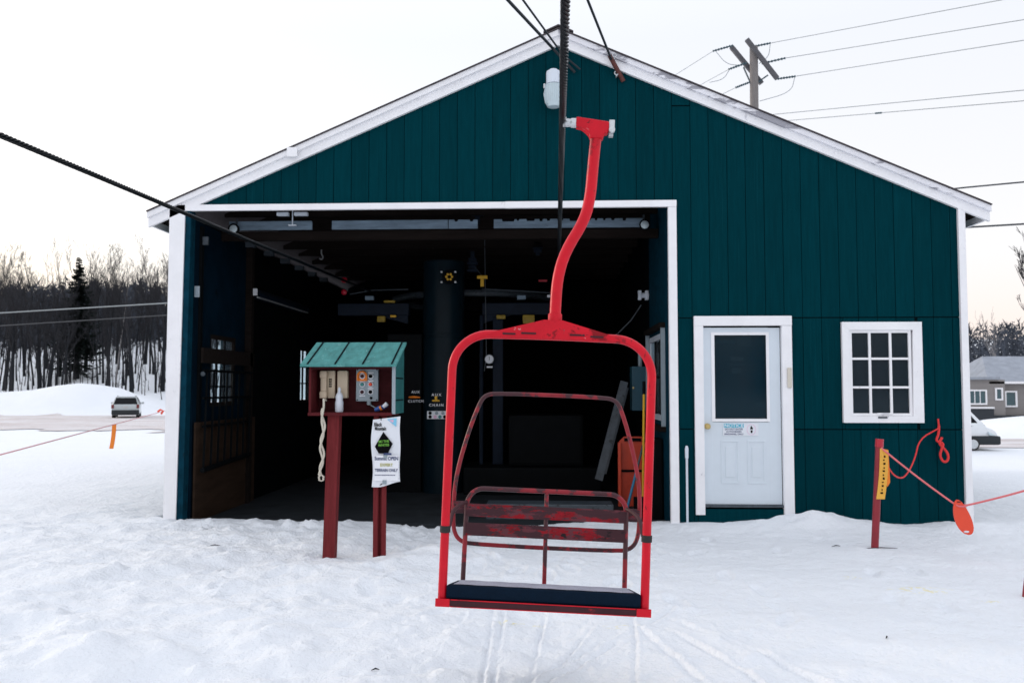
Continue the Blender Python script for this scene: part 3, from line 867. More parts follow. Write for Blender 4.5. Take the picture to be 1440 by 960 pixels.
for (p, l) in (((0.20, 9.55, 5.215), "galvanised eye bolt under the gable peak"), ((0.77, 9.55, 5.06), "galvanised bolt beside the rusty anchor bar"),
               ((0.745, 9.53, 5.255), "galvanised clamp at the top of the rusty anchor bar")):
    tag(obj("eye_bolt", MB().tube([(p[0] + 0.022 * math.cos(t), p[1] - 0.01, p[2] + 0.022 * math.sin(t)) for t in np.linspace(0, 2 * PI, 14, endpoint=False)], 0.008, 6, closed=True)
            .tube([(p[0], p[1] - 0.01, p[2] - 0.03), (p[0], 9.60, p[2] - 0.03)], 0.009, 8), M['galv'], smooth=True), l, "bolt")

# ---------------------------------------------------------------- haul rope (one loop through the bullwheel)
def rope_strands(p0, p1, rad, lay=0.205, per=9, strands=6):
    p0, p1 = Vector(p0), Vector(p1); d = p1 - p0; L = d.length; d.normalize()
    a = d.cross(Vector((0, 0, 1))).normalized(); b = a.cross(d)
    n = int(L / lay * per); mb = MB()
    for s in range(strands):
        pts = []
        for i in range(n + 1):
            t = L * i / n; ph = 2 * PI * (t / lay + s / strands)
            pts.append(p0 + d * t + (a * math.cos(ph) + b * math.sin(ph)) * rad * 0.70)
        mb.tube(pts, rad * 0.31, 6)
    mb.tube([p0, p1], rad * 0.50, 6)
    return mb
DV = Vector((0.00798, 1.0016, 0.0208))
def rp_at(x46, y): 
    return Vector((x46, 4.048, 2.780)) + DV * ((y - 4.048) / DV.y)
BWC = Vector((-1.278, 14.6, 3.0)); BWR = 1.428
rope = thing("haul_rope", "greasy black twisted steel haul rope running overhead into the shed", "rope", (0, 4.05, 2.78))
obj("rope_strand", rope_strands(rp_at(0.066, 0.6), rp_at(0.066, 10.2), 0.0172), M['rope'], rope, True)
obj("rope_strand", rope_strands(rp_at(-2.79, 4.0), rp_at(-2.79, 11.5), 0.0172), M['rope'], rope, True)
mb = MB()
arcp = [BWC + Vector((BWR * math.cos(t), BWR * math.sin(t), 0)) for t in np.linspace(0, PI, 24)]
mb.tube([rp_at(0.066, -30), rp_at(0.066, 0.6)], 0.0145, 8)
mb.tube([rp_at(-2.79, -30), rp_at(-2.79, 4.0)], 0.016, 8)
mb.tube([rp_at(0.066, 10.2)] + arcp + [rp_at(-2.79, 11.5)], 0.016, 8)
obj("rope_run", mb, M['rope'], rope, True)
# bullwheel
bw = thing("bullwheel", "large black horizontal bullwheel in the dark bay", "wheel", (BWC.x, BWC.y, BWC.z))
obj("rim", MB().tube([BWC + Vector(((BWR - 0.06) * math.cos(t), (BWR - 0.06) * math.sin(t), -0.02)) for t in np.linspace(0, 2 * PI, 64, endpoint=False)], 0.055, 8, closed=True), M['greymetal'], bw, True)
for k in range(6):
    t = k * PI / 3 + 0.2
    obj("spoke", MB().tube([BWC + Vector((0.2 * math.cos(t), 0.2 * math.sin(t), -0.02)), BWC + Vector((1.33 * math.cos(t), 1.33 * math.sin(t), -0.02))], 0.04, 6), M['black'], bw)
obj("hub", MB().lathe([(0, -0.2), (0.25, -0.2), (0.25, 0.15), (0, 0.15)], tuple(BWC), 16), M['black'], bw, True)

# ---------------------------------------------------------------- chairlift chair
ch = thing("chairlift_chair", "red double chairlift chair with navy cushion hanging from the haul rope", "chairlift chair", (0.0176, 4.048, 1.755))
ch.scale = (0.88, 0.88, 0.88)
ch.rotation_euler = (0, R(2.3), 0)
HW = 0.537
fr = [(-HW, 0, -1.456)] + [(-HW, 0, -1.0), (-HW, 0, -0.6), (-HW, 0, -0.21)]
fr += [(x, 0, z) for x, z in arc(-HW + 0.20, -0.215, 0.20, PI, PI / 2, 12)][1:]
fr += [(-0.1, 0, -0.012), (0.1, 0, -0.012)]
fr += [(x, 0, z) for x, z in arc(HW - 0.20, -0.215, 0.20, PI / 2, 0, 12)]
fr += [(HW, 0, -0.6), (HW, 0, -1.0), (HW, 0, -1.456)]
obj("bail_frame", MB().tube(fr, 0.0235, 14), M['red'], ch, True, local=True)
mb = MB()
for yy in (-0.020, 0.020):
    mb.prism_y([(-0.36, -0.028), (0.36, -0.028), (0.30, 0.004), (0.05, 0.072), (-0.05, 0.072), (-0.30, 0.004)], yy - 0.0045 - 0.012, yy + 0.0045 - 0.012 if yy < 0 else yy + 0.0045)
obj("gusset_plate", mb, M['red_plate'], ch, local=True)
for sx in (-1, 1):
    w = MB()
    for (xa, xb, z) in ((0.09, 0.17, -0.004), (0.20, 0.27, -0.010)):
        w.bbox(sx * xa if sx > 0 else -xb, sx * xb if sx > 0 else -xa, -0.041, -0.036, z - 0.005, z + 0.005, 0.002)
    obj("weld_bead", w, M['maroon'], ch, local=True)
st = smooth_path([(0.008, 0, -0.02), (0.008, 0, 0.12), (0.012, 0, 0.30), (0.050, 0, 0.45), (0.150, 0, 0.625), (0.176, 0, 0.76), (0.182, 0, 0.90), (0.197, 0, 1.125)], 2)
obj("hanger_arm", MB().tube(st, 0.0305, 16), M['red'], ch, True, local=True)
obj("weld_collar", MB().lathe([(0.034, 0.05), (0.0375, 0.055), (0.0375, 0.105), (0.034, 0.11)], (0.008, 0, 0), 16), M['red_plate'], ch, True, local=True)
def L2(px, pz): return (px, pz)
tee = MB().prism_y([(0.083, 1.183), (0.262, 1.160), (0.262, 1.115), (0.255, 1.098), (0.238, 1.098), (0.232, 1.068), (0.162, 1.068), (0.156, 1.088), (0.135, 1.11), (0.112, 1.125), (0.083, 1.130)], -0.036, 0.036)
to = obj("grip_head", tee, M['red_plate'], ch, local=True)
mod = to.modifiers.new("bevel", 'BEVEL'); mod.width = 0.007; mod.segments = 2
obj("rope_grip", MB().lathe([(0, -0.005), (0.021, 0.0), (0.024, 0.012), (0.022, 0.028), (0.027, 0.034), (0.027, 0.06)], (0.024, 0, 1.156), 12, 'x')
    .box(0.012, 0.03, -0.012, 0.012, 1.135, 1.185), M['galv'], ch, True, local=True)
obj("grip_nut", MB().box(0.263, 0.292, -0.024, 0.024, 1.128, 1.172).lathe([(0.017, 0), (0.017, -0.03), (0.0, -0.032)], (0.277, -0.02, 1.112), 10, 'y')
    .box(0.263, 0.286, -0.016, 0.02, 1.085, 1.127), M['galv'], ch, True, local=True)
# seat frame and cushion
obj("seat_rail", MB().box(-HW - 0.03, HW + 0.03, -0.030, 0.03, -1.464, -1.458).box(-HW - 0.028, HW + 0.028, -0.036, -0.0305, -1.466, -1.426), M['maroon'], ch, local=True)
obj("seat_rail_cap", MB().box(-HW - 0.031, -HW + 0.045, -0.041, -0.0365, -1.467, -1.425).box(HW - 0.045, HW + 0.031, -0.041, -0.0365, -1.467, -1.425)
    .box(-HW + 0.05, HW - 0.05, -0.040, -0.0365, -1.431, -1.426).box(-HW + 0.05, HW - 0.05, -0.040, -0.0365, -1.467, -1.463), M['red'], ch, local=True)
def tilt(y, z): return z - 0.165 * y
sdr = MB()
for sx in (-1, 1):
    sdr.tube([(sx * (HW - 0.02), 0.0, -1.448), (sx * 0.4725, 0.46, tilt(0.46, -1.44))], 0.017, 8)
sdr.tube([(-0.4725, 0.46, tilt(0.46, -1.44)), (0.4725, 0.46, tilt(0.46, -1.44))], 0.017, 8)
obj("seat_pan", MB().prism_x([(-0.03, -1.432), (0.40, -1.497), (0.40, -1.503), (-0.03, -1.438)], -HW + 0.03, HW - 0.03), M['maroon'], ch, local=True)
obj("seat_side_rail", sdr, M['maroon'], ch, True, local=True)
bm = bmesh.new(); bmesh.ops.create_cube(bm, size=1)
for v in bm.verts:
    y = 0.205 + v.co.y * 0.43; hw = (HW - 0.022) if v.co.y < 0 else 0.50
    z = -1.391 + v.co.z * 0.074
    v.co = (math.copysign(hw, v.co.x), y - 0.02, tilt(y, z))
bmesh.ops.bevel(bm, geom=bm.edges[:], offset=0.014, segments=3, affect='EDGES', profile=0.6)
obj("cushion", MB().bm(bm), M['cushion'], ch, True, local=True)
bm = bmesh.new(); bmesh.ops.create_grid(bm, x_segments=24, y_segments=10, size=0.5)
for v in bm.verts:
    t = v.co.y + 0.5; y = 0.005 + t * 0.385; hw = 2 * ((HW - 0.055) * (1 - t) + 0.475 * t)
    v.co = (v.co.x * hw, y, tilt(y, -1.3545) + 0.0008 * math.sin(v.co.x * 40))
obj("frost_layer", MB().bm(bm), M['frost'], ch, True, local=True)
# backrest
BH = 0.4725; YB = 0.46
def by(z): return YB + 0.06 * (z + 1.45) / 0.55
bp = [(-BH, by(-1.46), -1.46), (-BH, by(-1.2), -1.2), (-BH, by(-1.01), -1.01)] + [(x, by(z), z) for x, z in arc(-BH + 0.10, -1.005, 0.10, PI, PI / 2, 8)][1:]
bp += [(0, by(-.905), -.905)] + [(x, by(z), z) for x, z in arc(BH - 0.10, -1.005, 0.10, PI / 2, 0, 8)] + [(BH, by(-1.2), -1.2), (BH, by(-1.46), -1.46)]
obj("backrest_frame", MB().tube(bp, 0.0142, 10), M['red_thin'], ch, True, local=True)
obj("backrest_post", MB().tube([(0.005, by(-1.46), -1.46), (0.0, by(-.91), -.91)], 0.0125, 10), M['red_thin'], ch, True, local=True)
for zc in (-1.030, -1.140):
    mb = MB()
    mb.add([(x, by(zc + s * 0.037) - 0.019 + d, zc + s * 0.037) for x in (-BH + 0.004, BH - 0.004) for s in (-1, 1) for d in (0, 0.005)],
           [(0, 4, 6, 2), (1, 3, 7, 5), (0, 1, 5, 4), (2, 6, 7, 3), (0, 2, 3, 1), (4, 5, 7, 6)])
    obj("slat", mb, M['red_slat'], ch, local=True)
# safety bar swung up behind
YL = 0.56
lp_half = [(0.33, -0.335), (0.395, -0.352), (0.425, -0.40), (0.478, -0.55), (0.535, -0.77), (0.556, -0.92), (0.557, -1.08), (0.549, -1.17), (0.515, -1.225), (0.44, -1.245)]
loop = [(x, YL, z) for x, z in lp_half]
loop = loop + [(-x, YL, z) for x, z in lp_half[::-1]]
lpts = []
k = len(loop)
for i in range(k):
    a, b = Vector(loop[i]), Vector(loop[(i + 1) % k])
    lpts += [a * 0.75 + b * 0.25, a * 0.25 + b * 0.75]
k = len(lpts); l2 = []
for i in range(k):
    a, b = lpts[i], lpts[(i + 1) % k]
    l2 += [a * 0.75 + b * 0.25, a * 0.25 + b * 0.75]
obj("safety_bar", MB().tube(l2, 0.0128, 10, closed=True), M['red_thin'], ch, True, local=True)
for sx in (-1, 1):
    obj("hinge_bracket", MB().bbox(min(sx * 0.47, sx * 0.555), max(sx * 0.47, sx * 0.555), YL - 0.03, YL + 0.012, -1.06, -0.99, 0.006), M['red_slat'], ch, local=True)
    arm = smooth_path([(sx * (HW - 0.005), 0.03, -1.09), (sx * (HW - 0.012), 0.12, -1.06), (sx * 0.53, 0.26, -1.01), (sx * 0.505, 0.38, -0.99), (sx * BH, by(-0.985), -0.985)], 2)
    obj("armrest", MB().tube(arm, 0.0115, 8), M['maroon'], ch, True, local=True)
    obj("collar", MB().lathe([(0.0245, -1.085), (0.0285, -1.083), (0.0285, -1.05), (0.0245, -1.048)], (sx * HW, 0, 0), 16).box(sx * HW - 0.012, sx * HW + 0.012, 0.025, 0.055, -1.083, -1.05), M['rubber'], ch, True, local=True)

# ---------------------------------------------------------------- operator's booth
bt = thing("phone_booth", "red wooden control box with green sloping roof on a red post", "booth", (-1.75, 7.55, 0))
YB0, YB1 = 7.45, 7.93
def rz(y): return 1.705 + (y - 7.40) * (1.925 - 1.705) / 0.53
rw = obj("roof", MB().prism_x([(7.40, rz(7.40)), (7.93, rz(7.93)), (7.93, rz(7.93) - 0.022), (7.40, rz(7.40) - 0.022)], -2.185, -1.335), M['verd'], bt)
for x in (-2.12, -1.875, -1.63, -1.375):
    obj("batten", MB().prism_x([(7.398, rz(7.398) + 0.008), (7.93, rz(7.93) + 0.008), (7.93, rz(7.93) + 0.001), (7.398, rz(7.398) + 0.001)], x - 0.007, x + 0.007), M['teal_dark'], rw)
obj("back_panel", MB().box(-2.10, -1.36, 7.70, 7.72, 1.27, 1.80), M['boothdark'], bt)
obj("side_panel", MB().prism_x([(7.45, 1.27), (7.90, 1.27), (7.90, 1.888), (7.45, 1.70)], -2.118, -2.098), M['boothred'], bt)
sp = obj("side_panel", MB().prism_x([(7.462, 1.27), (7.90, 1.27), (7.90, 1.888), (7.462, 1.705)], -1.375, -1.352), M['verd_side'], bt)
for z in (1.39, 1.585):
    obj("groove", MB().box(-1.3515, -1.350, 7.465, 7.86, z - 0.006, z + 0.006), M['teal_dark'], sp)
obj("edge_trim", MB().box(-1.380, -1.350, 7.448, 7.4615, 1.27, 1.698), M['panelgrey'], bt)
obj("shelf", MB().box(-2.122, -1.379, 7.44, 7.80, 1.255, 1.282), M['boothred'], bt)
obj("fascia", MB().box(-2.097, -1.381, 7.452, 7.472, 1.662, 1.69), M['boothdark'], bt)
mb = MB()
mb.add([(-1.99, 7.47, -0.15), (-1.887, 7.47, -0.15), (-1.887, 7.57, -0.15), (-1.99, 7.57, -0.15),
        (-1.957, 7.49, 1.2545), (-1.854, 7.49, 1.2545), (-1.854, 7.59, 1.2545), (-1.957, 7.59, 1.2545)],
       [(0, 3, 2, 1), (4, 5, 6, 7), (0, 1, 5, 4), (1, 2, 6, 5), (2, 3, 7, 6), (3, 0, 4, 7)])
obj("post", mb, M['boothpost'], bt)
sg = thing("sign_post", "short red channel post standing in snow below the poster", "post", (-1.49, 7.5, 0))
mb = MB()
mb.box(-1.548, -1.508, 7.50, 7.515, -0.1, 1.25).box(-1.472, -1.434, 7.50, 7.515, -0.1, 1.25).box(-1.508, -1.502, 7.515, 7.55, -0.1, 1.25).box(-1.478, -1.472, 7.515, 7.55, -0.1, 1.25).box(-1.503, -1.477, 7.55, 7.556, -0.1, 1.25)
obj("channel", mb, M['boothpost'], sg)
# phone things
YP = 7.697
tel = thing("wall_telephone", "beige wall telephone with keypad handset hung in the box", "telephone", (-2.0, YP, 1.53))
obj("base", MB().bbox(-2.045, -1.938, YP - 0.045, YP, 1.405, 1.655, 0.010), M['beige'], tel, True)
hs = obj("handset", MB().bbox(-2.058, -2.003, YP - 0.095, YP - 0.055, 1.43, 1.63, 0.012).bbox(-2.063, -1.998, YP - 0.11, YP - 0.046, 1.585, 1.652, 0.014).bbox(-2.063, -1.998, YP - 0.11, YP - 0.046, 1.405, 1.47, 0.014), M['beige'], tel, True)
kp = MB()
for i in range(2):
    for j in range(4):
        kp.bbox(-1.990 + i * 0.013, -1.980 + i * 0.013, YP - 0.051, YP - 0.0455, 1.505 + j * 0.021, 1.519 + j * 0.021, 0.001)
obj("keypad", kp, M['ink'], tel)
cd = []
def coil(p, i, k=0.0075): return (p[0] + k * math.cos(i * 1.9), p[1] + k * math.sin(i * 1.9), p[2])
N = 420
for i in range(N):
    t = i / (N - 1); z = 1.40 - t * 0.66
    cd.append(coil((-1.978 - 0.016 * t + 0.015 * math.sin(t * 17) * min(1, 0.25 + t), 7.415 + 0.008 * math.cos(t * 17), z), i))
for i in range(60):
    t = i / 59
    cd.append(coil((-1.988 + 0.020 * math.sin(t * PI * 2), 7.413, 0.74 - 0.05 * (1 - math.cos(t * 2 * PI)) / 2), i))
for i in range(N):
    t = i / (N - 1); z = 0.74 + t * 0.58
    cd.append(coil((-1.988 + 0.012 * t - 0.015 * math.sin((1 - t) * 15 + 0.5) , 7.418 - 0.008 * math.cos((1 - t) * 15), z), i))
obj("cord", MB().tube(cd, 0.0042, 4), M['cordm'], tel, True)
obj("cord_plug", MB().tube([(-1.978, 7.415, 1.40), (-1.98, 7.52, 1.385), (-2.02, YP - 0.06, 1.41)], 0.006, 6), M['cordm'], tel, True)
t2 = tag(obj("intercom_box", MB().bbox(-1.915, -1.819, YP - 0.06, YP, 1.405, 1.655, 0.014), M['beige'], smooth=True), "plain beige intercom unit behind the white spray bottle", "intercom")
btl = thing("spray_bottle", "white plastic bottle with narrow neck on the shelf", "bottle", (-1.878, 7.58, 1.282))
obj("bottle_body", MB().lathe([(0, 1.283), (0.034, 1.284), (0.037, 1.295), (0.037, 1.37), (0.031, 1.39), (0.035, 1.42), (0.027, 1.445), (0.014, 1.46), (0.012, 1.475), (0.0, 1.476)], (-1.878, 7.58, 0), 18), M['bottle'], btl, True)
obj("nozzle", MB().lathe([(0.014, 1.470), (0.015, 1.488), (0.007, 1.505), (0.0, 1.506)], (-1.878, 7.58, 0), 12), M['bottle'], btl, True)
cp = thing("control_panel", "grey panel with six round push buttons in the red box", "panel", (-1.644, YP, 1.53))
pl = obj("plate", MB().bbox(-1.746, -1.544, YP - 0.04, YP, 1.378, 1.675, 0.006), M['panelgrey'], cp)
YQ = YP - 0.041
for i, (x, z, c) in enumerate(((-1.688, 1.603, 'maroon'), (-1.612, 1.603, 'ink'), (-1.688, 1.530, 'verd'), (-1.612, 1.530, 'hotorange'), (-1.688, 1.462, 'maroon'), (-1.612, 1.462, 'ink'))):
    b = obj("button", MB().lathe([(0.016, 0), (0.016, -0.018), (0.013, -0.023), (0, -0.024)], (x, YQ - 0.005, z), 14, 'y'), M[c], cp, True)
    obj("bezel", MB().lathe([(0.026, 0), (0.026, -0.008), (0.018, -0.012), (0.017, -0.004)], (x, YQ, z), 16, 'y'), M['paper'], b, True)
    zz = z - 0.040 if i == 4 else z + 0.027
    obj("legend_strip", MB().box(x - 0.026, x + 0.026, YQ - 0.003, YQ - 0.0005, zz, zz + 0.010), M['paper'], b)
oc = [(x, YQ - 0.016, z) for x, z in arc(-1.688, 1.606, 0.040, 0, PI, 10)]
obj("button_guard", MB().tube([(-1.648, YQ - 0.016, 1.562)] + oc + [(-1.728, YQ - 0.016, 1.562)], 0.009, 8).box(-1.728, -1.648, YQ - 0.004, YQ - 0.001, 1.560, 1.62), M['orange'], cp, True)
obj("keyhole", MB().lathe([(0.012, 0), (0.012, -0.01), (0, -0.01)], (-1.606, YQ, 1.408), 10, 'y'), M['ink'], cp, True)
for x in (-1.733, -1.557):
    for z in (1.390, 1.663):
        obj("screw", MB().lathe([(0.006, 0), (0.006, -0.004), (0, -0.005)], (x, YQ, z), 8, 'y'), M['ink'], cp, True)
obj("conduit", MB().lathe([(0.02, 1.345), (0.02, 1.378)], (-1.63, YP - 0.02, 0), 10).tube([(-1.63, YP - 0.02, 1.35), (-1.60, YP - 0.02, 1.335), (-1.54, YP - 0.02, 1.30)], 0.006, 6), M['panelgrey'], cp, True)
tb = thing("crumpled_wrapper", "blue white and orange crumpled wrapper on the shelf edge", "wrapper", (-1.49, 7.56, 1.283))
obj("wrapper_body", MB().tube([(-1.555, 7.56, 1.30), (-1.52, 7.57, 1.315), (-1.48, 7.56, 1.325), (-1.44, 7.57, 1.345)], [0.014, 0.024, 0.022, 0.016], 7), mat("blue_foil", (0.02, 0.09, 0.35), 0.35, 0.5, 40), tb)
obj("wrapper_end", MB().tube([(-1.475, 7.552, 1.33), (-1.44, 7.55, 1.36)], [0.018, 0.022], 7), M['paper'], tb)
obj("wrapper_band", MB().tube([(-1.505, 7.548, 1.315), (-1.49, 7.548, 1.322)], [0.022, 0.022], 7), M['orange'], tb)

# poster
ps = thing("poster", "white plastic trail notice with black diamond tied to the short post", "poster", (-1.43, 7.46, 0.93))
def pz_edge(u): return 0.02 * u
mb = MB(); nu, nv = 14, 26
rr = random.Random(4)
for side in (0, 1):
    for j in range(nv + 1):
        for i in range(nu + 1):
            u = i / nu; v = j / nv
            x = -1.553 + 0.247 * u + (0.010 * math.sin(v * 7) * (1 - u)) + 0.004 * math.sin(v * 11 + 2) * u
            z = 0.635 + 0.585 * v + 0.030 * u * (1 if j > 0 else 1.3) - 0.01 * math.sin(u * 5) * (1 - v)
            y = 7.455 - 0.014 * math.sin(u * PI) - 0.008 * math.sin(v * 9 + u * 2) * (1 - v) + side * 0.002
            mb.v.append((x, y, z))
st_ = (nu + 1) * (nv + 1)
for j in range(nv):
    for i in range(nu):
        a = j * (nu + 1) + i
        mb.f.append((a, a + 1, a + nu + 2, a + nu + 1)); mb.m.append(0)
        mb.f.append((st_ + a, st_ + a + nu + 1, st_ + a + nu + 2, st_ + a + 1)); mb.m.append(0)
sheet = obj("sheet", mb, M['paper'], ps, True)
YT = 7.428
text("Black", 0.046, (-1.500, YT + 0.012, 1.178), M['ink'], ps, width=0.72)
text("Mountain", 0.046, (-1.476, YT + 0.008, 1.143), M['ink'], ps, width=0.58)
obj("diamond_symbol", MB().prism_y([(-1.449, 1.115), (-1.366, 1.012), (-1.408, 0.928), (-1.488, 0.928), (-1.523, 0.988)], YT, YT + 0.003), M['ink'], ps)
text("SKI THE", 0.030, (-1.445, YT - 0.002, 1.032), M['green_ink'], ps, rot=R(4), width=0.9)
text("WHITES", 0.030, (-1.445, YT - 0.002, 1.000), M['green_ink'], ps, rot=R(4), width=0.9)
obj("corner_print", MB().prism_y([(-1.42, 1.225), (-1.335, 1.235), (-1.338, 1.16)], YT + 0.010, YT + 0.012), M['cyan_pale'], ps)
obj("corner_accent", MB().prism_y([(-1.405, 1.217), (-1.36, 1.222), (-1.365, 1.195)], YT + 0.007, YT + 0.009), M['pink'], ps)
obj("notice_sheet", MB().box(-1.527, -1.313, YT + 0.003, YT + 0.0045, 0.690, 0.912), mat("white_paper", (0.80, 0.82, 0.86), 0.6, 0.03), ps)
obj("tape", MB().box(-1.446, -1.412, YT - 0.003, YT - 0.001, 0.885, 0.925).box(-1.452, -1.418, YT - 0.002, YT - 0.0005, 0.662, 0.698), M['panelgrey'], ps)
obj("tape", MB().box(-1.445, -1.375, YT - 0.006, YT - 0.0035, 0.916, 0.933), M['blue_ink'], ps)
text("Summit OPEN", 0.044, (-1.420, YT + 0.0005, 0.884), M['blue_ink'], ps, width=0.80)
text("EXPERT", 0.036, (-1.420, YT + 0.0005, 0.828), M['olive_ink'], ps, width=0.9)
text("TERRAIN ONLY", 0.036, (-1.420, YT + 0.0005, 0.782), M['blue_ink'], ps, width=0.80)
dl = MB(); x = -1.52
while x < -1.34:
    w = rr.uniform(0.006, 0.016); dl.box(x, x + w, YT + 0.0005, YT + 0.002, 0.738, 0.745); x += w + 0.004
obj("small_print", dl, M['blue_ink'], ps)
obj("cable_tie", MB().tube([(-1.47, YT - 0.002, 1.235), (-1.468, YT - 0.004, 1.215)], 0.004, 6).tube([(-1.475, YT, 0.655), (-1.455, YT - 0.004, 0.668)], 0.004, 6), M['ink'], ps)

# ---------------------------------------------------------------- machinery in the bay
col_ = thing("machine_column", "tall blue black round steel column in the middle of the bay", "column", (-1.59, 12.8, 0))
obj("shaft", MB().lathe([(0.31, -0.05), (0.31, 2.25), (0.316, 2.255), (0.316, 2.29), (0.31, 2.295), (0.31, 3.39), (0.29, 3.40), (0, 3.40)], (-1.59, 12.8, 0), 40), M['column'], col_, True)
fw = obj("hub_flange", MB().lathe([(0.11, 0), (0.11, -0.02), (0.06, -0.022), (0, -0.022)], (-1.47, 12.49, 3.13), 20, 'y'), M['black'], col_, True)
for k in range(6):
    t = k * PI / 3
    obj("hub_segment", MB().lathe([(0.018, 0), (0.018, -0.02), (0, -0.02)], (-1.47 + 0.042 * math.cos(t), 12.466, 3.13 + 0.042 * math.sin(t)), 8, 'y'), M['yellow'], fw)
for dx in (-0.11, 0.095):
    for dz in (-0.075, 0.075):
        obj("bolt_head", MB().lathe([(0.016, 0), (0.016, -0.02), (0, -0.024)], (-1.475 + dx, 12.475, 3.13 + dz), 8, 'y'), M['galv'], fw)
text("AUX", 0.055, (-1.655, 12.483, 1.395), M['paper'], col_, spacing=1.5)
text("CHAIN", 0.055, (-1.655, 12.483, 1.245), M['paper'], col_, spacing=1.4)
obj("t_handle", MB().bbox(-1.71, -1.60, 12.42, 12.45, 1.30, 1.325, 0.006).bbox(-1.672, -1.638, 12.42, 12.482, 1.325, 1.38, 0.006), M['yellow'], col_)
stk = obj("sticker", MB().box(-1.79, -1.50, 12.474, 12.482, 1.045, 1.16), M['paper'], col_)
for i, (x, z) in enumerate(((-1.745, 1.13), (-1.65, 1.13), (-1.555, 1.13), (-1.745, 1.075), (-1.67, 1.075), (-1.60, 1.075), (-1.53, 1.075))):
    obj("pictogram", MB().lathe([(0.026, 0), (0.026, -0.003), (0, -0.003)], (x, 12.473, z), 10, 'y'), M[('ink', 'panelgrey', 'panelgrey', 'ink', 'pink', 'verd', 'ink')[i]], stk)
ax = thing("clutch_cabinet", "matt black cabinet left of the column with clutch lever", "cabinet", (-2.15, 12.7, 0))
obj("cabinet_body", MB().bbox(-2.42, -1.905, 12.66, 13.2, -0.05, 2.3, 0.01), M['black'], ax)
text("AUX", 0.05, (-1.99, 12.655, 1.435), M['paper'], ax, spacing=1.3)
text("CLUTCH", 0.05, (-1.985, 12.655, 1.30), M['paper'], ax, spacing=1.3)
obj("lever", MB().tube([(-2.08, 12.60, 1.36), (-2.0, 12.58, 1.363), (-1.915, 12.60, 1.357)], [0.012, 0.018, 0.010], 8).tube([(-2.0, 12.58, 1.362), (-2.0, 12.66, 1.362)], 0.012, 6), M['orange'], ax, True)
obj("latch", MB().bbox(-2.21, -2.165, 12.63, 12.66, 1.28, 1.38, 0.005), M['greymetal'], ax)
for (xa, xb, lab, lx, cat) in ((-3.25, -2.15, "dark blue steel beam left of the column", -2.75, 0), (-1.02, 0.10, "dark blue steel beam right of the column", -0.42, 0)):
    g = thing("support_beam", lab, "beam", ((xa + xb) / 2, 13.0, 2.5))
    obj("beam_body", MB().bbox(xa, xb, 12.95, 13.10, 2.61, 2.79, 0.01), M['bluebeam'], g)
    obj("beam_gusset", MB().prism_y([(xb - 0.5, 2.608), (xb - 0.02, 2.608), (xb - 0.02, 2.48)], 12.97, 13.06) if lx < -2 else MB().prism_y([(xa + 0.02, 2.608), (xa + 0.45, 2.608), (xa + 0.02, 2.49)], 12.97, 13.06), M['bluebeam'], g)
    obj("beam_label", MB().box(lx - 0.065, lx + 0.065, 12.90, 12.949, 2.84, 2.90), M['pale_board'], g)
    obj("top_pipe", MB().tube([(xa + 0.2, 12.9, 2.93), ((xa + xb) / 2, 12.9, 2.99), (xb, 12.9, 3.0)], 0.009, 6) if lx < -2 else MB().tube([(xa, 12.9, 3.0), ((xa + xb) / 2, 12.9, 2.97), (xb, 12.9, 2.93)], 0.009, 6), M['greymetal'], g)
for (x0, x1, z0, z1, m, lab) in ((-0.40, -0.22, 2.47, 2.60, 'yellow_old', "square grimy yellow box under the right beam"),
                                 (-0.80, -0.66, 2.54, 2.60, 'yellow_old', "small yellow bracket under the right beam near the column"),
                                 (-2.52, -2.35, 2.795, 2.83, 'yellow_old', "thin yellow bracket on top of the left beam"),
                                 (-2.62, -2.50, 2.50, 2.59, 'yellow_old', "dull yellow knob below the left beam"),
                                 (-2.42, -2.33, 2.57, 2.605, 'yellow', "small bright yellow tab below the left beam")):
    tag(obj("yellow_bracket", MB().bbox(x0, x1, 12.86, 12.94, z0, z1, 0.012), M[m], smooth=True), lab, "bracket")
pc = thing("pull_switch", "yellow T shaped pull switch on a thin cord right of the column", "switch", (-1.0, 12.86, 3.1))
obj("handle", MB().bbox(-1.092, -0.935, 12.84, 12.875, 3.15, 3.20, 0.008).bbox(-1.042, -0.988, 12.84, 12.875, 3.03, 3.15, 0.008), M['yellow'], pc)
obj("cord", MB().tube([(-0.98, 12.87, 3.85), (-0.97, 12.87, 3.2), (-0.95, 12.87, 2.0), (-0.98, 12.88, 1.75)], 0.006, 6).tube([(-1.12, 12.87, 3.32), (-1.02, 12.86, 3.2)], 0.005, 5), M['greymetal'], pc)
ga = thing("pressure_gauge", "round white pressure gauge right of the column", "gauge", (-0.905, 12.9, 1.93))
obj("gauge_face", MB().lathe([(0.068, 0), (0.068, -0.04), (0.062, -0.044), (0, -0.044)], (-0.905, 12.9, 1.93), 22, 'y'), M['paper'], ga, True)
obj("needle", MB().box(-0.908, -0.902, 12.8545, 12.8555, 1.915, 1.975), M['ink'], ga)
obj("gauge_rim", MB().tube([(-0.905 + 0.069 * math.cos(t), 12.86, 1.93 + 0.069 * math.sin(t)) for t in np.linspace(0, 2 * PI, 22, endpoint=False)], 0.006, 6, closed=True), M['greymetal'], ga, True)
obj("gauge_tag", MB().box(-0.945, -0.855, 12.87, 12.876, 1.80, 1.825), M['paper'], ga)
hp = tag(obj("hydraulic_pipe", MB().bbox(-0.86, -0.70, 12.95, 13.05, 0.2, 2.58, 0.02).tube([(-1.03, 12.95, 0.2), (-1.03, 12.95, 2.6)], 0.03, 8), M['bluebeam'], smooth=True), "dark blue upright strut behind the pressure gauge", "strut")
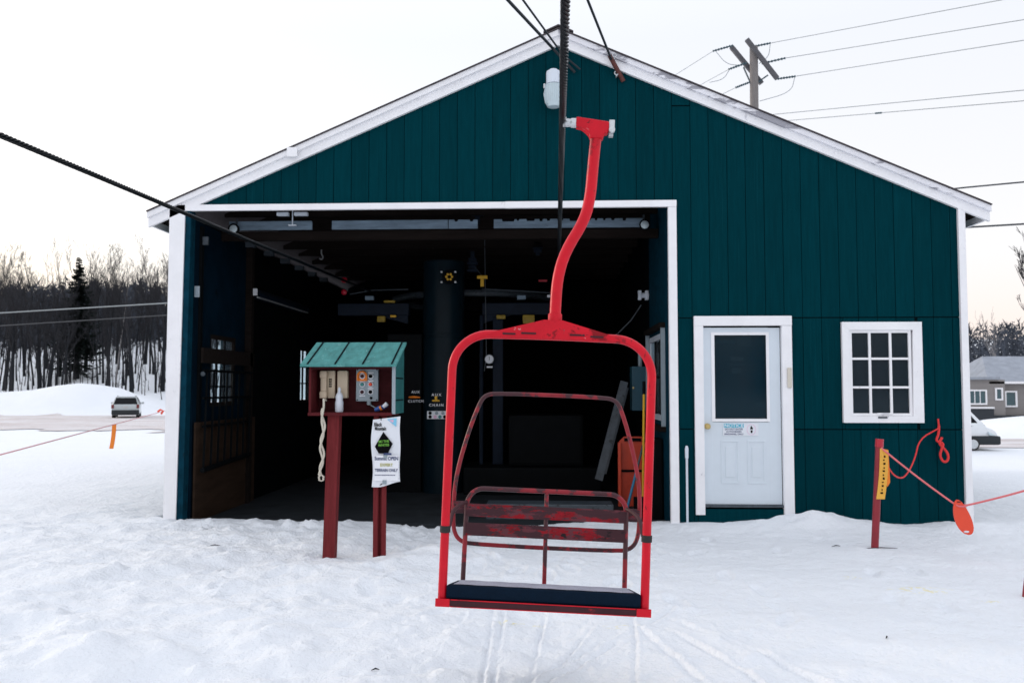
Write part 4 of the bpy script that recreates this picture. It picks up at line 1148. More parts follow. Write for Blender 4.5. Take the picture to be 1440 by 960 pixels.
for (z, l) in ((3.158, "upper red lamp at the far left of the beam"), (2.97, "lower red lamp at the far left of the beam")):
    tag(obj("red_lamp", MB().lathe([(0.03, 0.05), (0.045, 0), (0.045, -0.03), (0.02, -0.05), (0, -0.052)], (-3.16, 13.0, z), 12, 'y'), M['redlens'], smooth=True), l, "lamp", None)
tag(obj("red_tag", MB().box(-0.16, -0.03, 12.93, 12.94, 3.11, 3.14), M['redlens']), "dull red tag high above the right beam", "tag")
tag(obj("white_tag", MB().box(-0.03, 0.03, 12.93, 12.94, 2.87, 2.91), M['paper']), "tiny white tag above the right beam", "tag")
hk = [(-3.50, 12.9, 3.62), (-3.50, 12.9, 3.55), (-3.475, 12.9, 3.52), (-3.475, 12.9, 3.485), (-3.50, 12.9, 3.465), (-3.53, 12.9, 3.485)]
tag(obj("hanging_hook", MB().tube(smooth_path(hk, 2), 0.011, 6), M['galv'], smooth=True), "small steel hook hanging from the bay ceiling", "hook")
for (x, y, z, n_, lab) in ((-0.17, 12.95, 3.58, 3, "grey blue finned block hanging behind the hanger arm"), (-0.90, 10.6, 3.62, 2, "grey blue junction block above the pale board"), (-1.17, 12.9, 3.33, 4, "dark finned block just right of the column top")):
    mb = MB()
    for k in range(n_):
        mb.bbox(x - 0.06 - 0.02 * (k % 2), x + 0.06 + 0.02 * (k % 2), y, y + 0.08, z + 0.10 - 0.055 * k, z + 0.145 - 0.055 * k, 0.006)
    mb.box(x - 0.03, x + 0.03, y + 0.02, y + 0.06, z - 0.06, z + 0.25)
    tag(obj("junction_block", mb, M['bluebeam']), lab, "block")
pb = thing("old_sign_board", "pale blue grey sign plank with cut off black letters along the bay top", "board", (-1.4, 10.44, 3.53))
for (a, b) in ((-4.0, -2.95), (-2.70, -1.25), (-1.24, -0.88), (-0.68, 1.155)):
    obj("plank", MB().bbox(a, b, 10.42, 10.45, 3.465, 3.575, 0.004), M['pale_board'], pb)
for (a, b, h) in ((-1.17, -1.12, .025), (-0.98, -0.93, .025), (-0.58, -0.42, .03), (-0.40, -0.36, .02), (-0.28, -0.17, .025), (-0.12, -0.07, .03), (-0.03, 0.02, .025), (0.10, 0.18, .02),
                  (0.25, 0.38, .03), (0.47, 0.52, .02), (0.56, 0.60, .025), (0.66, 0.70, .025), (0.76, 0.81, .025), (0.90, 0.95, .03)):
    obj("cut_letter", MB().prism_y([(a, 3.578), (b, 3.578), (b - 0.012, 3.575 - h), (a + 0.008, 3.575 - h)], 10.415, 10.4195), M['ink'], pb)
for (p, lab) in (((-3.90, 10.3, 3.46), "round floodlight in the upper left corner of the bay"), ((1.16, 10.3, 3.47), "round floodlight in the upper right corner of the bay")):
    f = thing("floodlight", lab, "floodlight", p)
    c = Vector(p)
    obj("lamp_can", MB().lathe([(0.03, 0.12), (0.06, 0.06), (0.068, 0), (0.062, -0.005), (0.05, 0.012), (0, 0.014)], p, 18, 'y'), M['black'], f, True)
    obj("lamp_glass", MB().lathe([(0.05, 0.0), (0.035, -0.012), (0, -0.016)], (c.x, c.y + 0.004, c.z), 16, 'y'), M['lensw'], f, True)
    obj("lamp_arm", MB().tube([(c.x, c.y + 0.1, c.z), (c.x, c.y + 0.12, c.z + 0.14)], 0.012, 6), M['greymetal'], f)
fx = thing("strip_light", "long fluorescent strip light with white end on the left bay wall", "strip light", (-4.02, 12.7, 2.8))
obj("lamp_tray", MB().prism_y([(-4.118, 2.73), (-3.99, 2.75), (-3.97, 2.80), (-4.03, 2.86), (-4.118, 2.86)], 11.44, 13.95), M['bluebeam'], fx)
obj("lamp_end", MB().bbox(-4.11, -3.975, 11.41, 11.435, 2.755, 2.85, 0.006), M['paper'], fx)
obj("lamp_tube", MB().tube([(-3.985, 11.46, 2.735), (-3.985, 13.9, 2.735)], 0.013, 8), M['galv'], fx, True)
tl = thing("ceiling_lamp", "short white strip lamp on a T bracket under the bay header", "lamp", (-3.05, 9.98, 3.58))
obj("lamp_body", MB().bbox(-3.24, -3.10, 9.93, 9.99, 3.545, 3.585, 0.005).bbox(-3.03, -2.87, 9.93, 9.99, 3.545, 3.585, 0.005), M['whitepipe'], tl)
obj("lamp_stem", MB().tube([(-3.055, 9.96, 3.62), (-3.055, 9.96, 3.44)], 0.007, 6).box(-3.10, -3.01, 9.94, 9.98, 3.425, 3.437), M['whitepipe'], tl)
tag(obj("wall_switch", MB().bbox(-4.119, -4.06, 9.70, 9.72, 2.55, 2.68, 0.005).bbox(-4.10, -4.08, 9.69, 9.70, 2.58, 2.65, 0.002), M['panelgrey']), "small grey switch on the left bay jamb", "switch")
tag(obj("door_bracket", MB().bbox(-4.085, -4.02, 9.82, 9.86, 3.18, 3.28, 0.006), M['greymetal']), "grey steel bracket high on the left bay wall", "bracket")
# rack of bars in front of the left window
rk = thing("bar_rack", "black steel bar rack leaning across the left bay window", "rack", (-4.02, 10.6, 0.6))
obj("top_rail", MB().box(-4.06, -4.03, 9.78, 11.50, 1.79, 1.97), M['timber'], rk)
for z in (1.70, 1.38, 1.05):
    obj("cross_bar", MB().tube([(-4.03, 9.80, z), (-4.03, 11.42, z)], 0.016, 6), M['black'], rk)
obj("foot_bar", MB().tube([(-4.0, 9.74, 0.55), (-4.0, 11.3, 0.62)], 0.03, 6), M['black'], rk)
for k in range(8):
    y = 9.86 + k * 0.21
    obj("upright_bar", MB().tube([(-4.035, y + 0.06, 1.72), (-4.005, y - 0.08, 0.57)], 0.014, 6), M['black'], rk)
tag(obj("rack_knob", MB().lathe([(0.025, 0), (0.03, -0.02), (0.015, -0.04), (0, -0.041)], (-4.03, 9.79, 1.66), 10, 'y'), M['greymetal'], smooth=True), "small grey knob at the top left of the bar rack", "knob")
# right side clutter
eb = thing("electrical_box", "blue steel electrical box on the right bay wall", "electrical box", (1.24, 11.8, 1.5))
obj("box_body", MB().bbox(1.125, 1.345, 11.7, 12.0, 1.19, 1.79, 0.008), M['bluebox'], eb)
obj("conduit", MB().tube([(1.25, 11.8, 1.79), (1.25, 11.8, 1.98)], 0.03, 8), M['panelgrey'], eb, True)
obj("latch", MB().lathe([(0.014, 0), (0.014, -0.014), (0, -0.015)], (1.142, 11.699, 1.50), 8, 'y'), M['brass'], eb)
tag(obj("pipe_fitting", MB().tube([(1.345, 11.55, 2.745), (1.20, 11.55, 2.745)], 0.035, 8).bbox(1.20, 1.245, 11.51, 11.59, 2.68, 2.81, 0.008).bbox(1.295, 1.34, 11.51, 11.59, 2.68, 2.81, 0.008), M['whitepipe'], smooth=True),
    "white wall fitting high on the right bay wall", "fitting")
tag(obj("chain", MB().tube([(1.25, 11.6, 2.62), (1.12, 11.7, 2.42), (0.95, 11.8, 2.25), (0.80, 11.9, 2.15)], 0.010, 5), M['greymetal']), "dark chain drooping below the white wall fitting", "chain")
rl = thing("steel_rail", "grey perforated steel rail leaning in the right of the bay", "rail", (0.66, 11.45, 0.25))
mb = MB()
mb.add([(0.60, 11.40, 0.30), (0.70, 11.40, 0.27), (0.70, 11.46, 0.27), (0.60, 11.46, 0.30), (0.965, 11.60, 1.60), (1.065, 11.60, 1.57), (1.065, 11.66, 1.57), (0.965, 11.66, 1.60)],
       [(0, 3, 2, 1), (4, 5, 6, 7), (0, 1, 5, 4), (1, 2, 6, 5), (2, 3, 7, 6), (3, 0, 4, 7)])
obj("rail_face", mb, M['greymetal'], rl)
obj("rail_flange", MB().tube([(0.74, 11.45, 0.36), (1.06, 11.64, 1.50)], 0.02, 6), M['greymetal'], rl)
sled = thing("rescue_sled", "orange red plastic sled standing on end in the bay corner", "sled", (1.08, 11.3, -0.05))
mb = MB().prism_y([(0.90, -0.05), (1.27, -0.05), (1.265, 0.79), (1.22, 0.86), (0.98, 0.86), (0.92, 0.80)], 11.32, 11.36)
mb.bbox(0.895, 0.935, 11.24, 11.33, -0.04, 0.79, 0.01).bbox(1.235, 1.275, 11.24, 11.33, -0.04, 0.79, 0.01)
obj("sled_hull", mb, M['sled'], sled)
obj("sled_strap", MB().box(0.936, 1.234, 11.305, 11.319, 0.40, 0.43).box(0.98, 1.2, 11.30, 11.319, 0.80, 0.84), M['black'], sled)
shv = thing("snow_shovel", "yellow handled shovel leaning beside the blue box", "shovel", (1.15, 10.6, -0.04))
obj("handle", MB().tube([(1.135, 10.55, 0.0), (1.165, 10.60, 1.42)], 0.015, 8), M['yellow'], shv, True)
obj("grip", MB().tube([(1.165, 10.60, 1.42), (1.168, 10.605, 1.58)], 0.020, 8), M['black'], shv, True)
obj("blade", MB().bbox(1.02, 1.27, 10.50, 10.53, -0.04, 0.18, 0.01), M['black'], shv)
bs = thing("blue_pole", "blue and grey pole leaning in front of the red sled", "pole", (1.0, 10.5, 0))
obj("lower_shaft", MB().tube([(0.93, 10.5, 0.0), (1.055, 10.55, 0.46)], 0.016, 8), mat("blue_plastic", (0.03, 0.20, 0.36), 0.5), bs, True)
obj("upper_shaft", MB().tube([(1.055, 10.55, 0.46), (1.19, 10.6, 0.95)], 0.014, 8), M['greymetal'], bs, True)
tag(obj("black_bin", MB().bbox(1.20, 1.34, 10.2, 10.5, -0.05, 0.9, 0.02).box(1.245, 1.265, 10.195, 10.199, 0.55, 0.68), M['black']), "narrow black bin in the right corner of the bay opening", "bin")
tag(obj("machine_base", MB().bbox(-1.25, 0.75, 12.4, 13.3, -0.05, 0.35, 0.03).bbox(-0.6, 0.5, 12.6, 13.2, 0.35, 1.1, 0.05), M['black']), "low black machinery housing at the back of the bay", "machine")
tag(obj("floor_step", MB().bbox(-0.75, 0.75, 10.15, 10.5, -0.05, 0.13, 0.01), M['greymetal']), "dark grey step just inside the bay behind the chair", "step")

# ---------------------------------------------------------------- rope fence, poles, markers
pole_label = [(3.035, 8.2, 0.02), (3.015, 8.2, -0.10)]
rp1 = thing("marker_pole", "dark red marker pole with yellow label in front of the shed", "pole", (3.02, 8.2, 0))
obj("shaft", MB().tube([(3.022, 8.2, -0.15), (3.095, 8.2, 0.955)], 0.034, 12), M['postred'], rp1, True)
obj("pole_cap", MB().tube([(3.094, 8.2, 0.945), (3.099, 8.2, 1.02)], 0.038, 12), M['redlens'], rp1, True)
lb = MB()
for i in range(9):
    t = i / 8
    z = 0.925 - 0.46 * t; xc = 3.125 - 0.045 * t + 0.010 * math.sin(t * 3)
    for d in (0, 1):
        lb.v += [(xc - 0.040, 8.158 + 0.004 * d, z + 0.01 * (1 - t)), (xc + 0.038, 8.158 + 0.004 * d, z - 0.01 * (1 - t))]
for i in range(8):
    a = i * 4
    lb.f += [(a, a + 1, a + 5, a + 4), (a + 2, a + 6, a + 7, a + 3), (a, a + 4, a + 6, a + 2), (a + 1, a + 3, a + 7, a + 5)]; lb.m += [0] * 4
lo = obj("label_strip", lb, M['label'], rp1)
mk = MB()
for i in range(11):
    z = 0.86 - i * 0.034; t = (0.925 - z) / 0.46
    xc = 3.125 - 0.045 * t + 0.01 * math.sin(t * 3)
    mk.box(xc - (0.004, 0.010, 0.007)[i % 3], xc + (0.010, 0.004, 0.012, 0.007)[i % 4], 8.1545, 8.157, z - (0.010, 0.005, 0.008)[i % 3], z + (0.008, 0.003, 0.01, 0.005)[(i * 3) % 4])
obj("label_marks", mk, M['ink'], lo)
obj("orange_tag", MB().prism_y([(3.125, 0.93), (3.165, 0.92), (3.175, 0.62), (3.15, 0.58), (3.13, 0.6)], 8.166, 8.17), M['orange'], rp1)
rp2 = tag(obj("marker_pole", MB().tube([(3.385, 6.36, -0.15), (3.56, 6.36, 1.05)], 0.024, 10), M['postred'], smooth=True), "dark red marker pole at the right edge of the picture", "pole")
def sag(a, b, s, n=14):
    a, b = Vector(a), Vector(b)
    return [a.lerp(b, i / n) - Vector((0, 0, s * 4 * (i / n) * (1 - i / n))) for i in range(n + 1)]
fr1 = tag(obj("fence_rope", MB().tube(sag((3.10, 8.17, 0.94), (3.562, 7.72, 0.475), 0.012) + sag((3.65, 7.70, 0.475), (4.22, 7.4, 0.71), 0.008) + [(5.8, 6.9, 1.0)], 0.0085, 6), M['pinkrope'], smooth=True),
         "pink rope from the labelled pole to the orange marker disc and beyond", "rope")
tag(obj("loose_rope", MB().tube(smooth_path([(3.11, 8.18, 0.90), (3.22, 8.3, 0.72), (3.38, 8.5, 0.62), (3.62, 8.9, 0.60), (3.86, 9.25, 0.75), (3.98, 9.42, 0.95), (4.245, 9.54, 1.06)], 2), 0.008, 6), M['redrope'], smooth=True),
    "slack red rope from the labelled pole to the shed corner", "rope")
kn = [(4.25, 9.55, 1.09), (4.24, 9.54, 0.99), (4.20, 9.53, 0.92), (4.29, 9.53, 0.90), (4.26, 9.52, 0.84), (4.24, 9.53, 0.76), (4.28, 9.53, 0.69), (4.33, 9.53, 0.71), (4.33, 9.53, 0.79), (4.27, 9.53, 0.86), (4.23, 9.52, 0.90), (4.27, 9.53, 0.96)]
tag(obj("rope_knot", MB().tube(smooth_path(kn, 2), 0.0135, 7).tube([(4.258, 9.56, 1.04), (4.256, 9.58, 1.16)], 0.010, 6), M['redrope'], smooth=True), "bunched red rope knot on the right end of the shed wall", "knot")
k2 = [(4.22, 7.4, 0.71), (4.25, 7.4, 0.74), (4.29, 7.4, 0.72), (4.26, 7.4, 0.68), (4.21, 7.4, 0.69)]
tag(obj("rope_knot", MB().tube(smooth_path(k2, 2), 0.010, 6), M['redrope'], smooth=True), "small red loop tied on the rope at the right edge", "knot")
k3 = [(4.20, 7.4, 0.70), (4.13, 7.4, 0.60), (4.11, 7.4, 0.53), (4.07, 7.4, 0.55), (4.06, 7.4, 0.52), (4.12, 7.4, 0.50), (4.13, 7.4, 0.54), (4.08, 7.4, 0.555)]
tag(obj("rope_tail", MB().tube(smooth_path(k3, 2), 0.009, 6), M['redrope'], smooth=True), "loose curled rope end hanging right of the disc", "rope")
# disc: flattened oval paddle hung on the rope
dk = thing("marker_disc", "orange red oval plastic disc hanging on the pink rope", "marker", (3.61, 7.7, 0.37))
bm = bmesh.new()
n = 40
prof = []
for i in range(n):
    t = 2 * PI * i / n
    rx = 0.078; rzv = 0.155
    z = rzv * math.sin(t); x = rx * math.cos(t) * (1 - 0.22 * math.sin(t))
    prof.append((x, z))
ca, sa = math.cos(R(13)), math.sin(R(13))
pr = [(3.606 + x * ca + z * -sa * -1 * -1, 0.372 + x * sa * -1 * -1 * -1 + z * ca) for x, z in prof]
obj("disc_plate", MB().prism_y(pr, 7.69, 7.70), M['hotorange'], dk)
obj("hand_slot", MB().tube([(3.606 + 0.026 + dx, 7.688, 0.372 - 0.125 + abs(dx) * 0.1) for dx in (-0.022, -0.01, 0.01, 0.022)], [0.004, 0.009, 0.009, 0.004], 6), M['paper'], dk)
obj("top_slot", MB().tube([(3.575 + dx, 7.688, 0.505) for dx in (-0.014, 0.014)], 0.005, 6), M['maroon'], dk)
obj("rope_turn", MB().tube([(3.553, 7.695, 0.478), (3.57, 7.684, 0.468), (3.61, 7.683, 0.465), (3.645, 7.69, 0.474)], 0.008, 6), M['pinkrope'], dk, True)
# left fence line with flag
A, B = Vector((-5.27, 8.0, 0.856)), Vector((-9.18, 20.0, 0.942))
tag(obj("fence_rope", MB().tube([A.lerp(B, -0.5), A, A.lerp(B, 0.35), A.lerp(B, 0.7), B, A.lerp(B, 1.6)], 0.007, 6), M['palerope'], smooth=True),
    "thin faded red rope line strung across the snow at left", "rope")
fp = A.lerp(B, 0.487)
fl_ = MB(); 
for i in range(7):
    t = i / 6
    for d in (0, 1):
        fl_.v += [(fp.x - 0.035 - 0.04 * t * t, fp.y - 0.012 + d * 0.006, fp.z - 0.40 * t), (fp.x + 0.035 - 0.04 * t * t, fp.y - 0.012 + d * 0.006, fp.z - 0.40 * t)]
for i in range(6):
    a = i * 4
    fl_.f += [(a, a + 1, a + 5, a + 4), (a + 2, a + 6, a + 7, a + 3), (a, a + 4, a + 6, a + 2), (a + 1, a + 3, a + 7, a + 5)]; fl_.m += [0] * 4
tag(obj("flag", fl_, M['orange']), "narrow orange plastic flag hanging on the left rope line", "flag")
kp_ = A.lerp(B, 0.965)
tag(obj("rope_knot", MB().tube([kp_ + Vector((-0.08, 0, 0.0)), kp_ + Vector((-0.02, 0, 0.05)), kp_ + Vector((0.05, 0, 0.02)), kp_ + Vector((0.0, 0, -0.05))], 0.025, 6), M['hotorange'], smooth=True), "small orange red knot on the left rope line near the shed", "knot")

# debris on the snow
for (x, y, a, lab) in ((2.66, 8.15, 0.4, "dark twig on snow left of the labelled pole"), (-3.15, 8.0, 0.2, "thin dark twig on snow left of the booth"), (2.0, 5.25, 1.0, "dark crumb of bark in the right foreground snow"),
                       (3.05, 5.5, 0.2, "short twig in the snow near the right edge"), (-0.92, 4.55, 0.5, "tiny dark twig in the snow below the booth"), (3.05, 8.1, 0.1, "thin straight twig on snow at the foot of the labelled pole")):
    z = gz(x, y); Ln = 0.022 if 'crumb' in lab or 'tiny' in lab else (0.16 if 'straight' in lab else 0.05)
    tag(obj("twig", MB().tube([(x - Ln * math.cos(a), y - Ln * math.sin(a), z + 0.008), (x, y, z + 0.014), (x + Ln * math.cos(a), y + Ln * math.sin(a), z + 0.006)], [0.002, 0.005, 0.002], 5), M['bark']), lab, "twig")

# ---------------------------------------------------------------- utility pole and wires
up = thing("utility_pole", "weathered wooden utility pole with double crossarms behind the shed roof", "utility pole", (7.23, 30, -0.7))
obj("pole", MB().tube([(7.18, 30, -0.9), (7.27, 30, 13.55)], [0.19, 0.145], 14), M['poleW'], up, True)
arms = []
for dy, (a, b) in ((-0.2, ((6.98, 13.75), (8.02, 12.33))), (0.2, ((6.53, 13.65), (7.58, 12.30)))):
    mb = MB()
    (xa, za), (xb, zb) = a, b
    d = Vector((xb - xa, 0, zb - za)).normalized(); nrm = Vector((-d.z, 0, d.x)) * 0.075
    mb.prism_y([(xa + nrm.x, za + nrm.z), (xb + nrm.x, zb + nrm.z), (xb - nrm.x, zb - nrm.z), (xa - nrm.x, za - nrm.z)], 30 + dy - 0.06, 30 + dy + 0.06)
    obj("crossarm", mb, M['armW'], up)
obj("brace", MB().tube([(6.95, 30.2, 12.9), (7.2, 30.1, 12.2)], 0.03, 6).tube([(7.8, 30.2, 12.6), (7.4, 30.1, 12.3)], 0.03, 6), M['insul'], up)
ins = [((7.15, 13.55), (7.85, 13.68)), ((7.55, 12.95), (8.36, 13.13)), ((8.02, 12.38), (8.70, 12.47)),
       ((6.53, 13.62), (5.84, 13.43)), ((7.0, 12.98), (6.38, 12.76)), ((7.1, 12.28), (6.62, 12.10))]
for (a, b) in ins:
    pts = [(a[0] + (b[0] - a[0]) * t, 30, a[1] + (b[1] - a[1]) * t) for t in np.linspace(0, 1, 15)]
    obj("insulator", MB().tube(pts, [0.02 if k % 2 else 0.048 for k in range(15)], 8), M['insul'], up, True)
for (a, b, c) in (((7.85, 13.66), (7.80, 13.2), (7.45, 12.95)), ((8.69, 12.44), (8.55, 11.9), (7.45, 11.6)), ((5.95, 13.40), (6.3, 12.95), (6.75, 12.9)), ((6.40, 12.74), (6.2, 12.4), (5.7, 12.3))):
    obj("jumper_wire", MB().tube(smooth_path([(p[0], 30, p[1]) for p in (a, b, c)], 3), 0.012, 4), M['wire_pale'], up, True)
def wire(lab, pts, r, m, group):
    return tag(obj("power_line", MB().tube(pts, r, 5), M[m], smooth=True), lab, "power line", group)
G = "power lines on the right"
def ext(a, b, t): return lerp(a, b, t)
for (a, b, lab) in (((7.85, 30, 13.68), (11.688, 22, 11.467), "topmost pale power line right of the pole"), ((8.36, 30, 13.13), (12.207, 22, 10.932), "second power line from the top right of the pole"),
                    ((8.70, 30, 12.47), (12.19, 22, 10.392), "third power line from the top right of the pole"), ((8.228, 30, 11.14), (12.149, 22, 9.092), "fourth line from the top just clear of the roof"),
                    ((8.966, 30, 10.926), (12.14, 22, 8.815), "fifth line from the top with a dark splice")):
    wire(lab, [ext(a, b, -0.6) if '1' in lab or 'line from the top' in lab and ('fourth' in lab or 'fifth' in lab) else a, b, ext(a, b, 2.2)], 0.013, 'wire_pale', G)
sp_ = ext((8.966, 30, 10.926), (12.14, 22, 8.815), 0.42)
tag(obj("splice", MB().tube([ext((8.966, 30, 10.926), (12.14, 22, 8.815), 0.40), ext((8.966, 30, 10.926), (12.14, 22, 8.815), 0.43)], 0.028, 8), M['insul'], smooth=True), "dark splice on the lowest pale line above the roof", "splice")
for (a, lab) in (((5.84, 30, 13.43), "upper faint line leaving the pole to the left"), ((6.38, 30, 12.76), "middle faint line leaving the pole to the left"), ((6.62, 30, 12.10), "lower faint line leaving the pole to the left")):
    wire(lab, [a, (a[0] - 6, 60, a[2] + 4.5)], 0.012, 'wire_pale', "power lines left of the pole")
wire("black service wire touching the right roof edge", [(4.8, 13.0, 4.35), (6.724, 14, 4.738), (7.683, 14, 4.821), (14, 14, 5.6)], 0.014, 'wire', None)
wire("black service wire leaving the shed below the eave", [(4.6, 14, 3.85), (6.706, 14, 4.086), (7.662, 14, 4.136), (14, 14, 4.6)], 0.016, 'wire', None)
wire("upper pale line in front of the dark wood", [(-70, 60, 5.9), (-39.78, 60, 6.907), (-27.35, 60, 7.577), (-15, 60, 8.4)], 0.045, 'wire_pale', None)
wire("lower pale line in front of the dark wood", [(-70, 60, 4.8), (-39.75, 60, 5.976), (-27.33, 60, 6.705), (-15, 60, 7.6)], 0.04, 'wire', None)

# ---------------------------------------------------------------- vehicles
def wheel(parent, x, y, r, w):
    wl = obj("wheel", MB().lathe([(r * 0.62, -w / 2), (r * 0.96, -w / 2), (r, -w / 2 + 0.03), (r, w / 2 - 0.03), (r * 0.96, w / 2), (r * 0.62, w / 2)], (x, y, r), 22, 'x'), M['tyre'], parent, True, local=True)
    obj("rim", MB().lathe([(0, -w / 2 + 0.03), (r * 0.61, -w / 2 + 0.02), (r * 0.61, w / 2 - 0.02), (0, w / 2 - 0.03)], (x, y, r), 16, 'x'), M['galv'], wl, True, local=True)
# pale estate car seen from behind (its tail faces -Y)
cx_, cy_ = -30.2, 60.0
car = thing("parked_car", "pale silver estate car seen from behind beside the snow bank", "car", (cx_, cy_, gz(cx_, cy_)))
car.rotation_euler = (0, 0, R(24))
def shell(secs):
    """sections along Y: (y, halfwidth bottom, halfwidth belt, halfwidth roof, z0, zbelt, zroof)"""
    mb = MB()
    for (y, wb, wm, wr, z0, zb, zr) in secs:
        mb.v += [(-wb, y, z0), (-wm, y, z0 + 0.25), (-wm, y, zb), (-wr, y, zr - 0.03), (-wr + 0.12, y, zr), (wr - 0.12, y, zr), (wr, y, zr - 0.03), (wm, y, zb), (wm, y, z0 + 0.25), (wb, y, z0)]
    k = len(secs)
    for i in range(k - 1):
        for j in range(10):
            a, b = i * 10 + j, i * 10 + (j + 1) % 10
            mb.f.append((a, b, b + 10, a + 10)); mb.m.append(0)
    mb.f.append(tuple(range(9, -1, -1))); mb.m.append(0)
    mb.f.append(tuple((k - 1) * 10 + j for j in range(10))); mb.m.append(0)
    return mb
obj("body", shell([(-2.15, .78, .84, .80, .32, .80, .88), (-2.12, .82, .88, .83, .25, .92, .98), (-1.75, .84, .90, .66, .22, .95, 1.43), (-1.2, .84, .90, .66, .20, .95, 1.50), (0.3, .84, .90, .66, .20, .95, 1.50), (1.0, .84, .9, .78, .20, .93, 1.05), (1.9, .82, .87, .75, .22, .84, .90), (2.15, .7, .76, .66, .30, .70, .76)]), M['carw'], car, True, local=True)
mb = MB(); mb.add([(-.73, -2.10, .99), (.73, -2.10, .99), (.60, -1.785, 1.41), (-.60, -1.785, 1.41)], [(0, 1, 2, 3)])
mb.v += [(v[0], v[1] + 0.02, v[2] - 0.01) for v in mb.v[:4]]; mb.f += [(4, 7, 6, 5)]; mb.m += [0]
mb.v[0] = (-.76, -2.135, .985); mb.v[1] = (.76, -2.135, .985); mb.v[2] = (.62, -1.80, 1.42); mb.v[3] = (-.62, -1.80, 1.42)
obj("rear_window", mb, M['carglass'], car, local=True)
for s in (-1, 1):
    obj("side_window", MB().add([(s * .905, -1.55, .97), (s * .905, .75, .97), (s * .685, .25, 1.42), (s * .685, -1.35, 1.42), (s * .89, -1.55, .97), (s * .89, .75, .97), (s * .67, .25, 1.42), (s * .67, -1.35, 1.42)],
        [(0, 1, 2, 3) if s > 0 else (3, 2, 1, 0), (7, 6, 5, 4), (0, 4, 5, 1), (2, 6, 7, 3)]), M['carglass'], car, local=True)
    obj("tail_light", MB().bbox(s * .80 - .10, s * .80 + .07, -2.19, -2.05, .70, .96, 0.02), M['tail'], car, local=True)
    obj("wing_mirror", MB().bbox(s * 1.0 - .09, s * 1.0 + .09, .55, .70, .95, 1.09, 0.02), M['carw'], car, local=True)
    obj("roof_rail", MB().tube([(s * .58, -1.5, 1.54), (s * .58, .2, 1.54)], 0.02, 6), M['plast'], car, local=True)
    for y in (-1.3, 1.35): wheel(car, s * .77, y, .33, .22)
obj("bumper", MB().bbox(-.88, .88, -2.27, -2.05, .26, .58, 0.05), M['plast'], car, True, local=True)
obj("number_plate", MB().box(-.16, .16, -2.175, -2.15, .74, .85), M['plate'], car, local=True)
# white van nose beyond the right corner, nose towards +X
vx, vy = 13.72, 30.0
van = thing("delivery_van", "white van nose poking out beyond the right shed corner", "van", (vx, vy, gz(vx, vy)))
van.scale = (0.82, 0.82, 0.82)
vb = MB()
vp_ = [(-4.0, 0.30), (1.30, 0.30), (1.52, 0.42), (1.56, 0.60), (1.48, 0.78), (1.30, 0.88), (1.05, 0.97), (0.42, 1.62), (0.1, 1.74), (-4.0, 1.72)]
hw = 0.9
vb.v = [(x, -hw * (1 if x < 1.2 else 0.88), z) for x, z in vp_] + [(x, hw * (1 if x < 1.2 else 0.88), z) for x, z in vp_]
n = len(vp_)
vb.f = [tuple(range(n)), tuple(range(2 * n - 1, n - 1, -1))] + [(i, i + n, (i + 1) % n + n, (i + 1) % n) for i in range(n)]
vb.m = [0] * len(vb.f)
o = obj("body", vb, M['vanw'], van, True, local=True)
md = o.modifiers.new("bevel", 'BEVEL'); md.width = 0.05; md.segments = 3; md.limit_method = 'ANGLE'
obj("windscreen", MB().add([(1.05, -.82, 1.005), (1.05, .82, 1.005), (.46, .76, 1.615), (.46, -.76, 1.615), (1.01, -.82, .96), (1.01, .82, .96), (.42, .76, 1.575), (.42, -.76, 1.575)],
    [(0, 1, 2, 3), (7, 6, 5, 4), (0, 3, 7, 4), (1, 5, 6, 2)]), M['vanglass'], van, local=True)
obj("side_window", MB().prism_y([(-0.7, 1.0), (0.80, 1.0), (0.36, 1.50), (-0.65, 1.56)], -0.925, -0.90), M['carglass'], van, local=True)
obj("lower_trim", MB().bbox(0.12, 1.62, -0.905, 0.905, 0.24, 0.60, 0.08).bbox(-4.0, -0.4, -0.93, 0.93, 0.28, 0.50, 0.04), M['plast'], van, True, local=True)
obj("headlight", MB().add([(1.10, -.86, .80), (1.43, -.80, .70), (1.45, -.80, .60), (1.15, -.91, .64), (1.10, -.80, .80), (1.43, -.7, .70), (1.45, -.7, .60), (1.15, -.8, .64)],
    [(0, 3, 2, 1), (4, 5, 6, 7), (0, 1, 5, 4), (2, 3, 7, 6), (1, 2, 6, 5)]), M['lensw'], van, local=True)
for s in (-1, 1):
    wheel(van, 0, 0, .01, .01) if False else None
    wl = obj("wheel", MB().lathe([(0.18, -.12), (.25, -.12), (.27, -.08), (.27, .08), (.25, .12), (.18, .12)], (0.50, s * .80, .27), 22, 'y'), M['tyre'], van, True, local=True)
    obj("rim", MB().lathe([(0, -.13), (.19, -.125), (.19, .125), (0, .13)], (0.50, s * .80, .27), 16, 'y'), M['galv'], wl, True, local=True)
obj("grille", MB().bbox(1.50, 1.58, -.55, .55, .60, .72, 0.02), M['plast'], van, local=True)

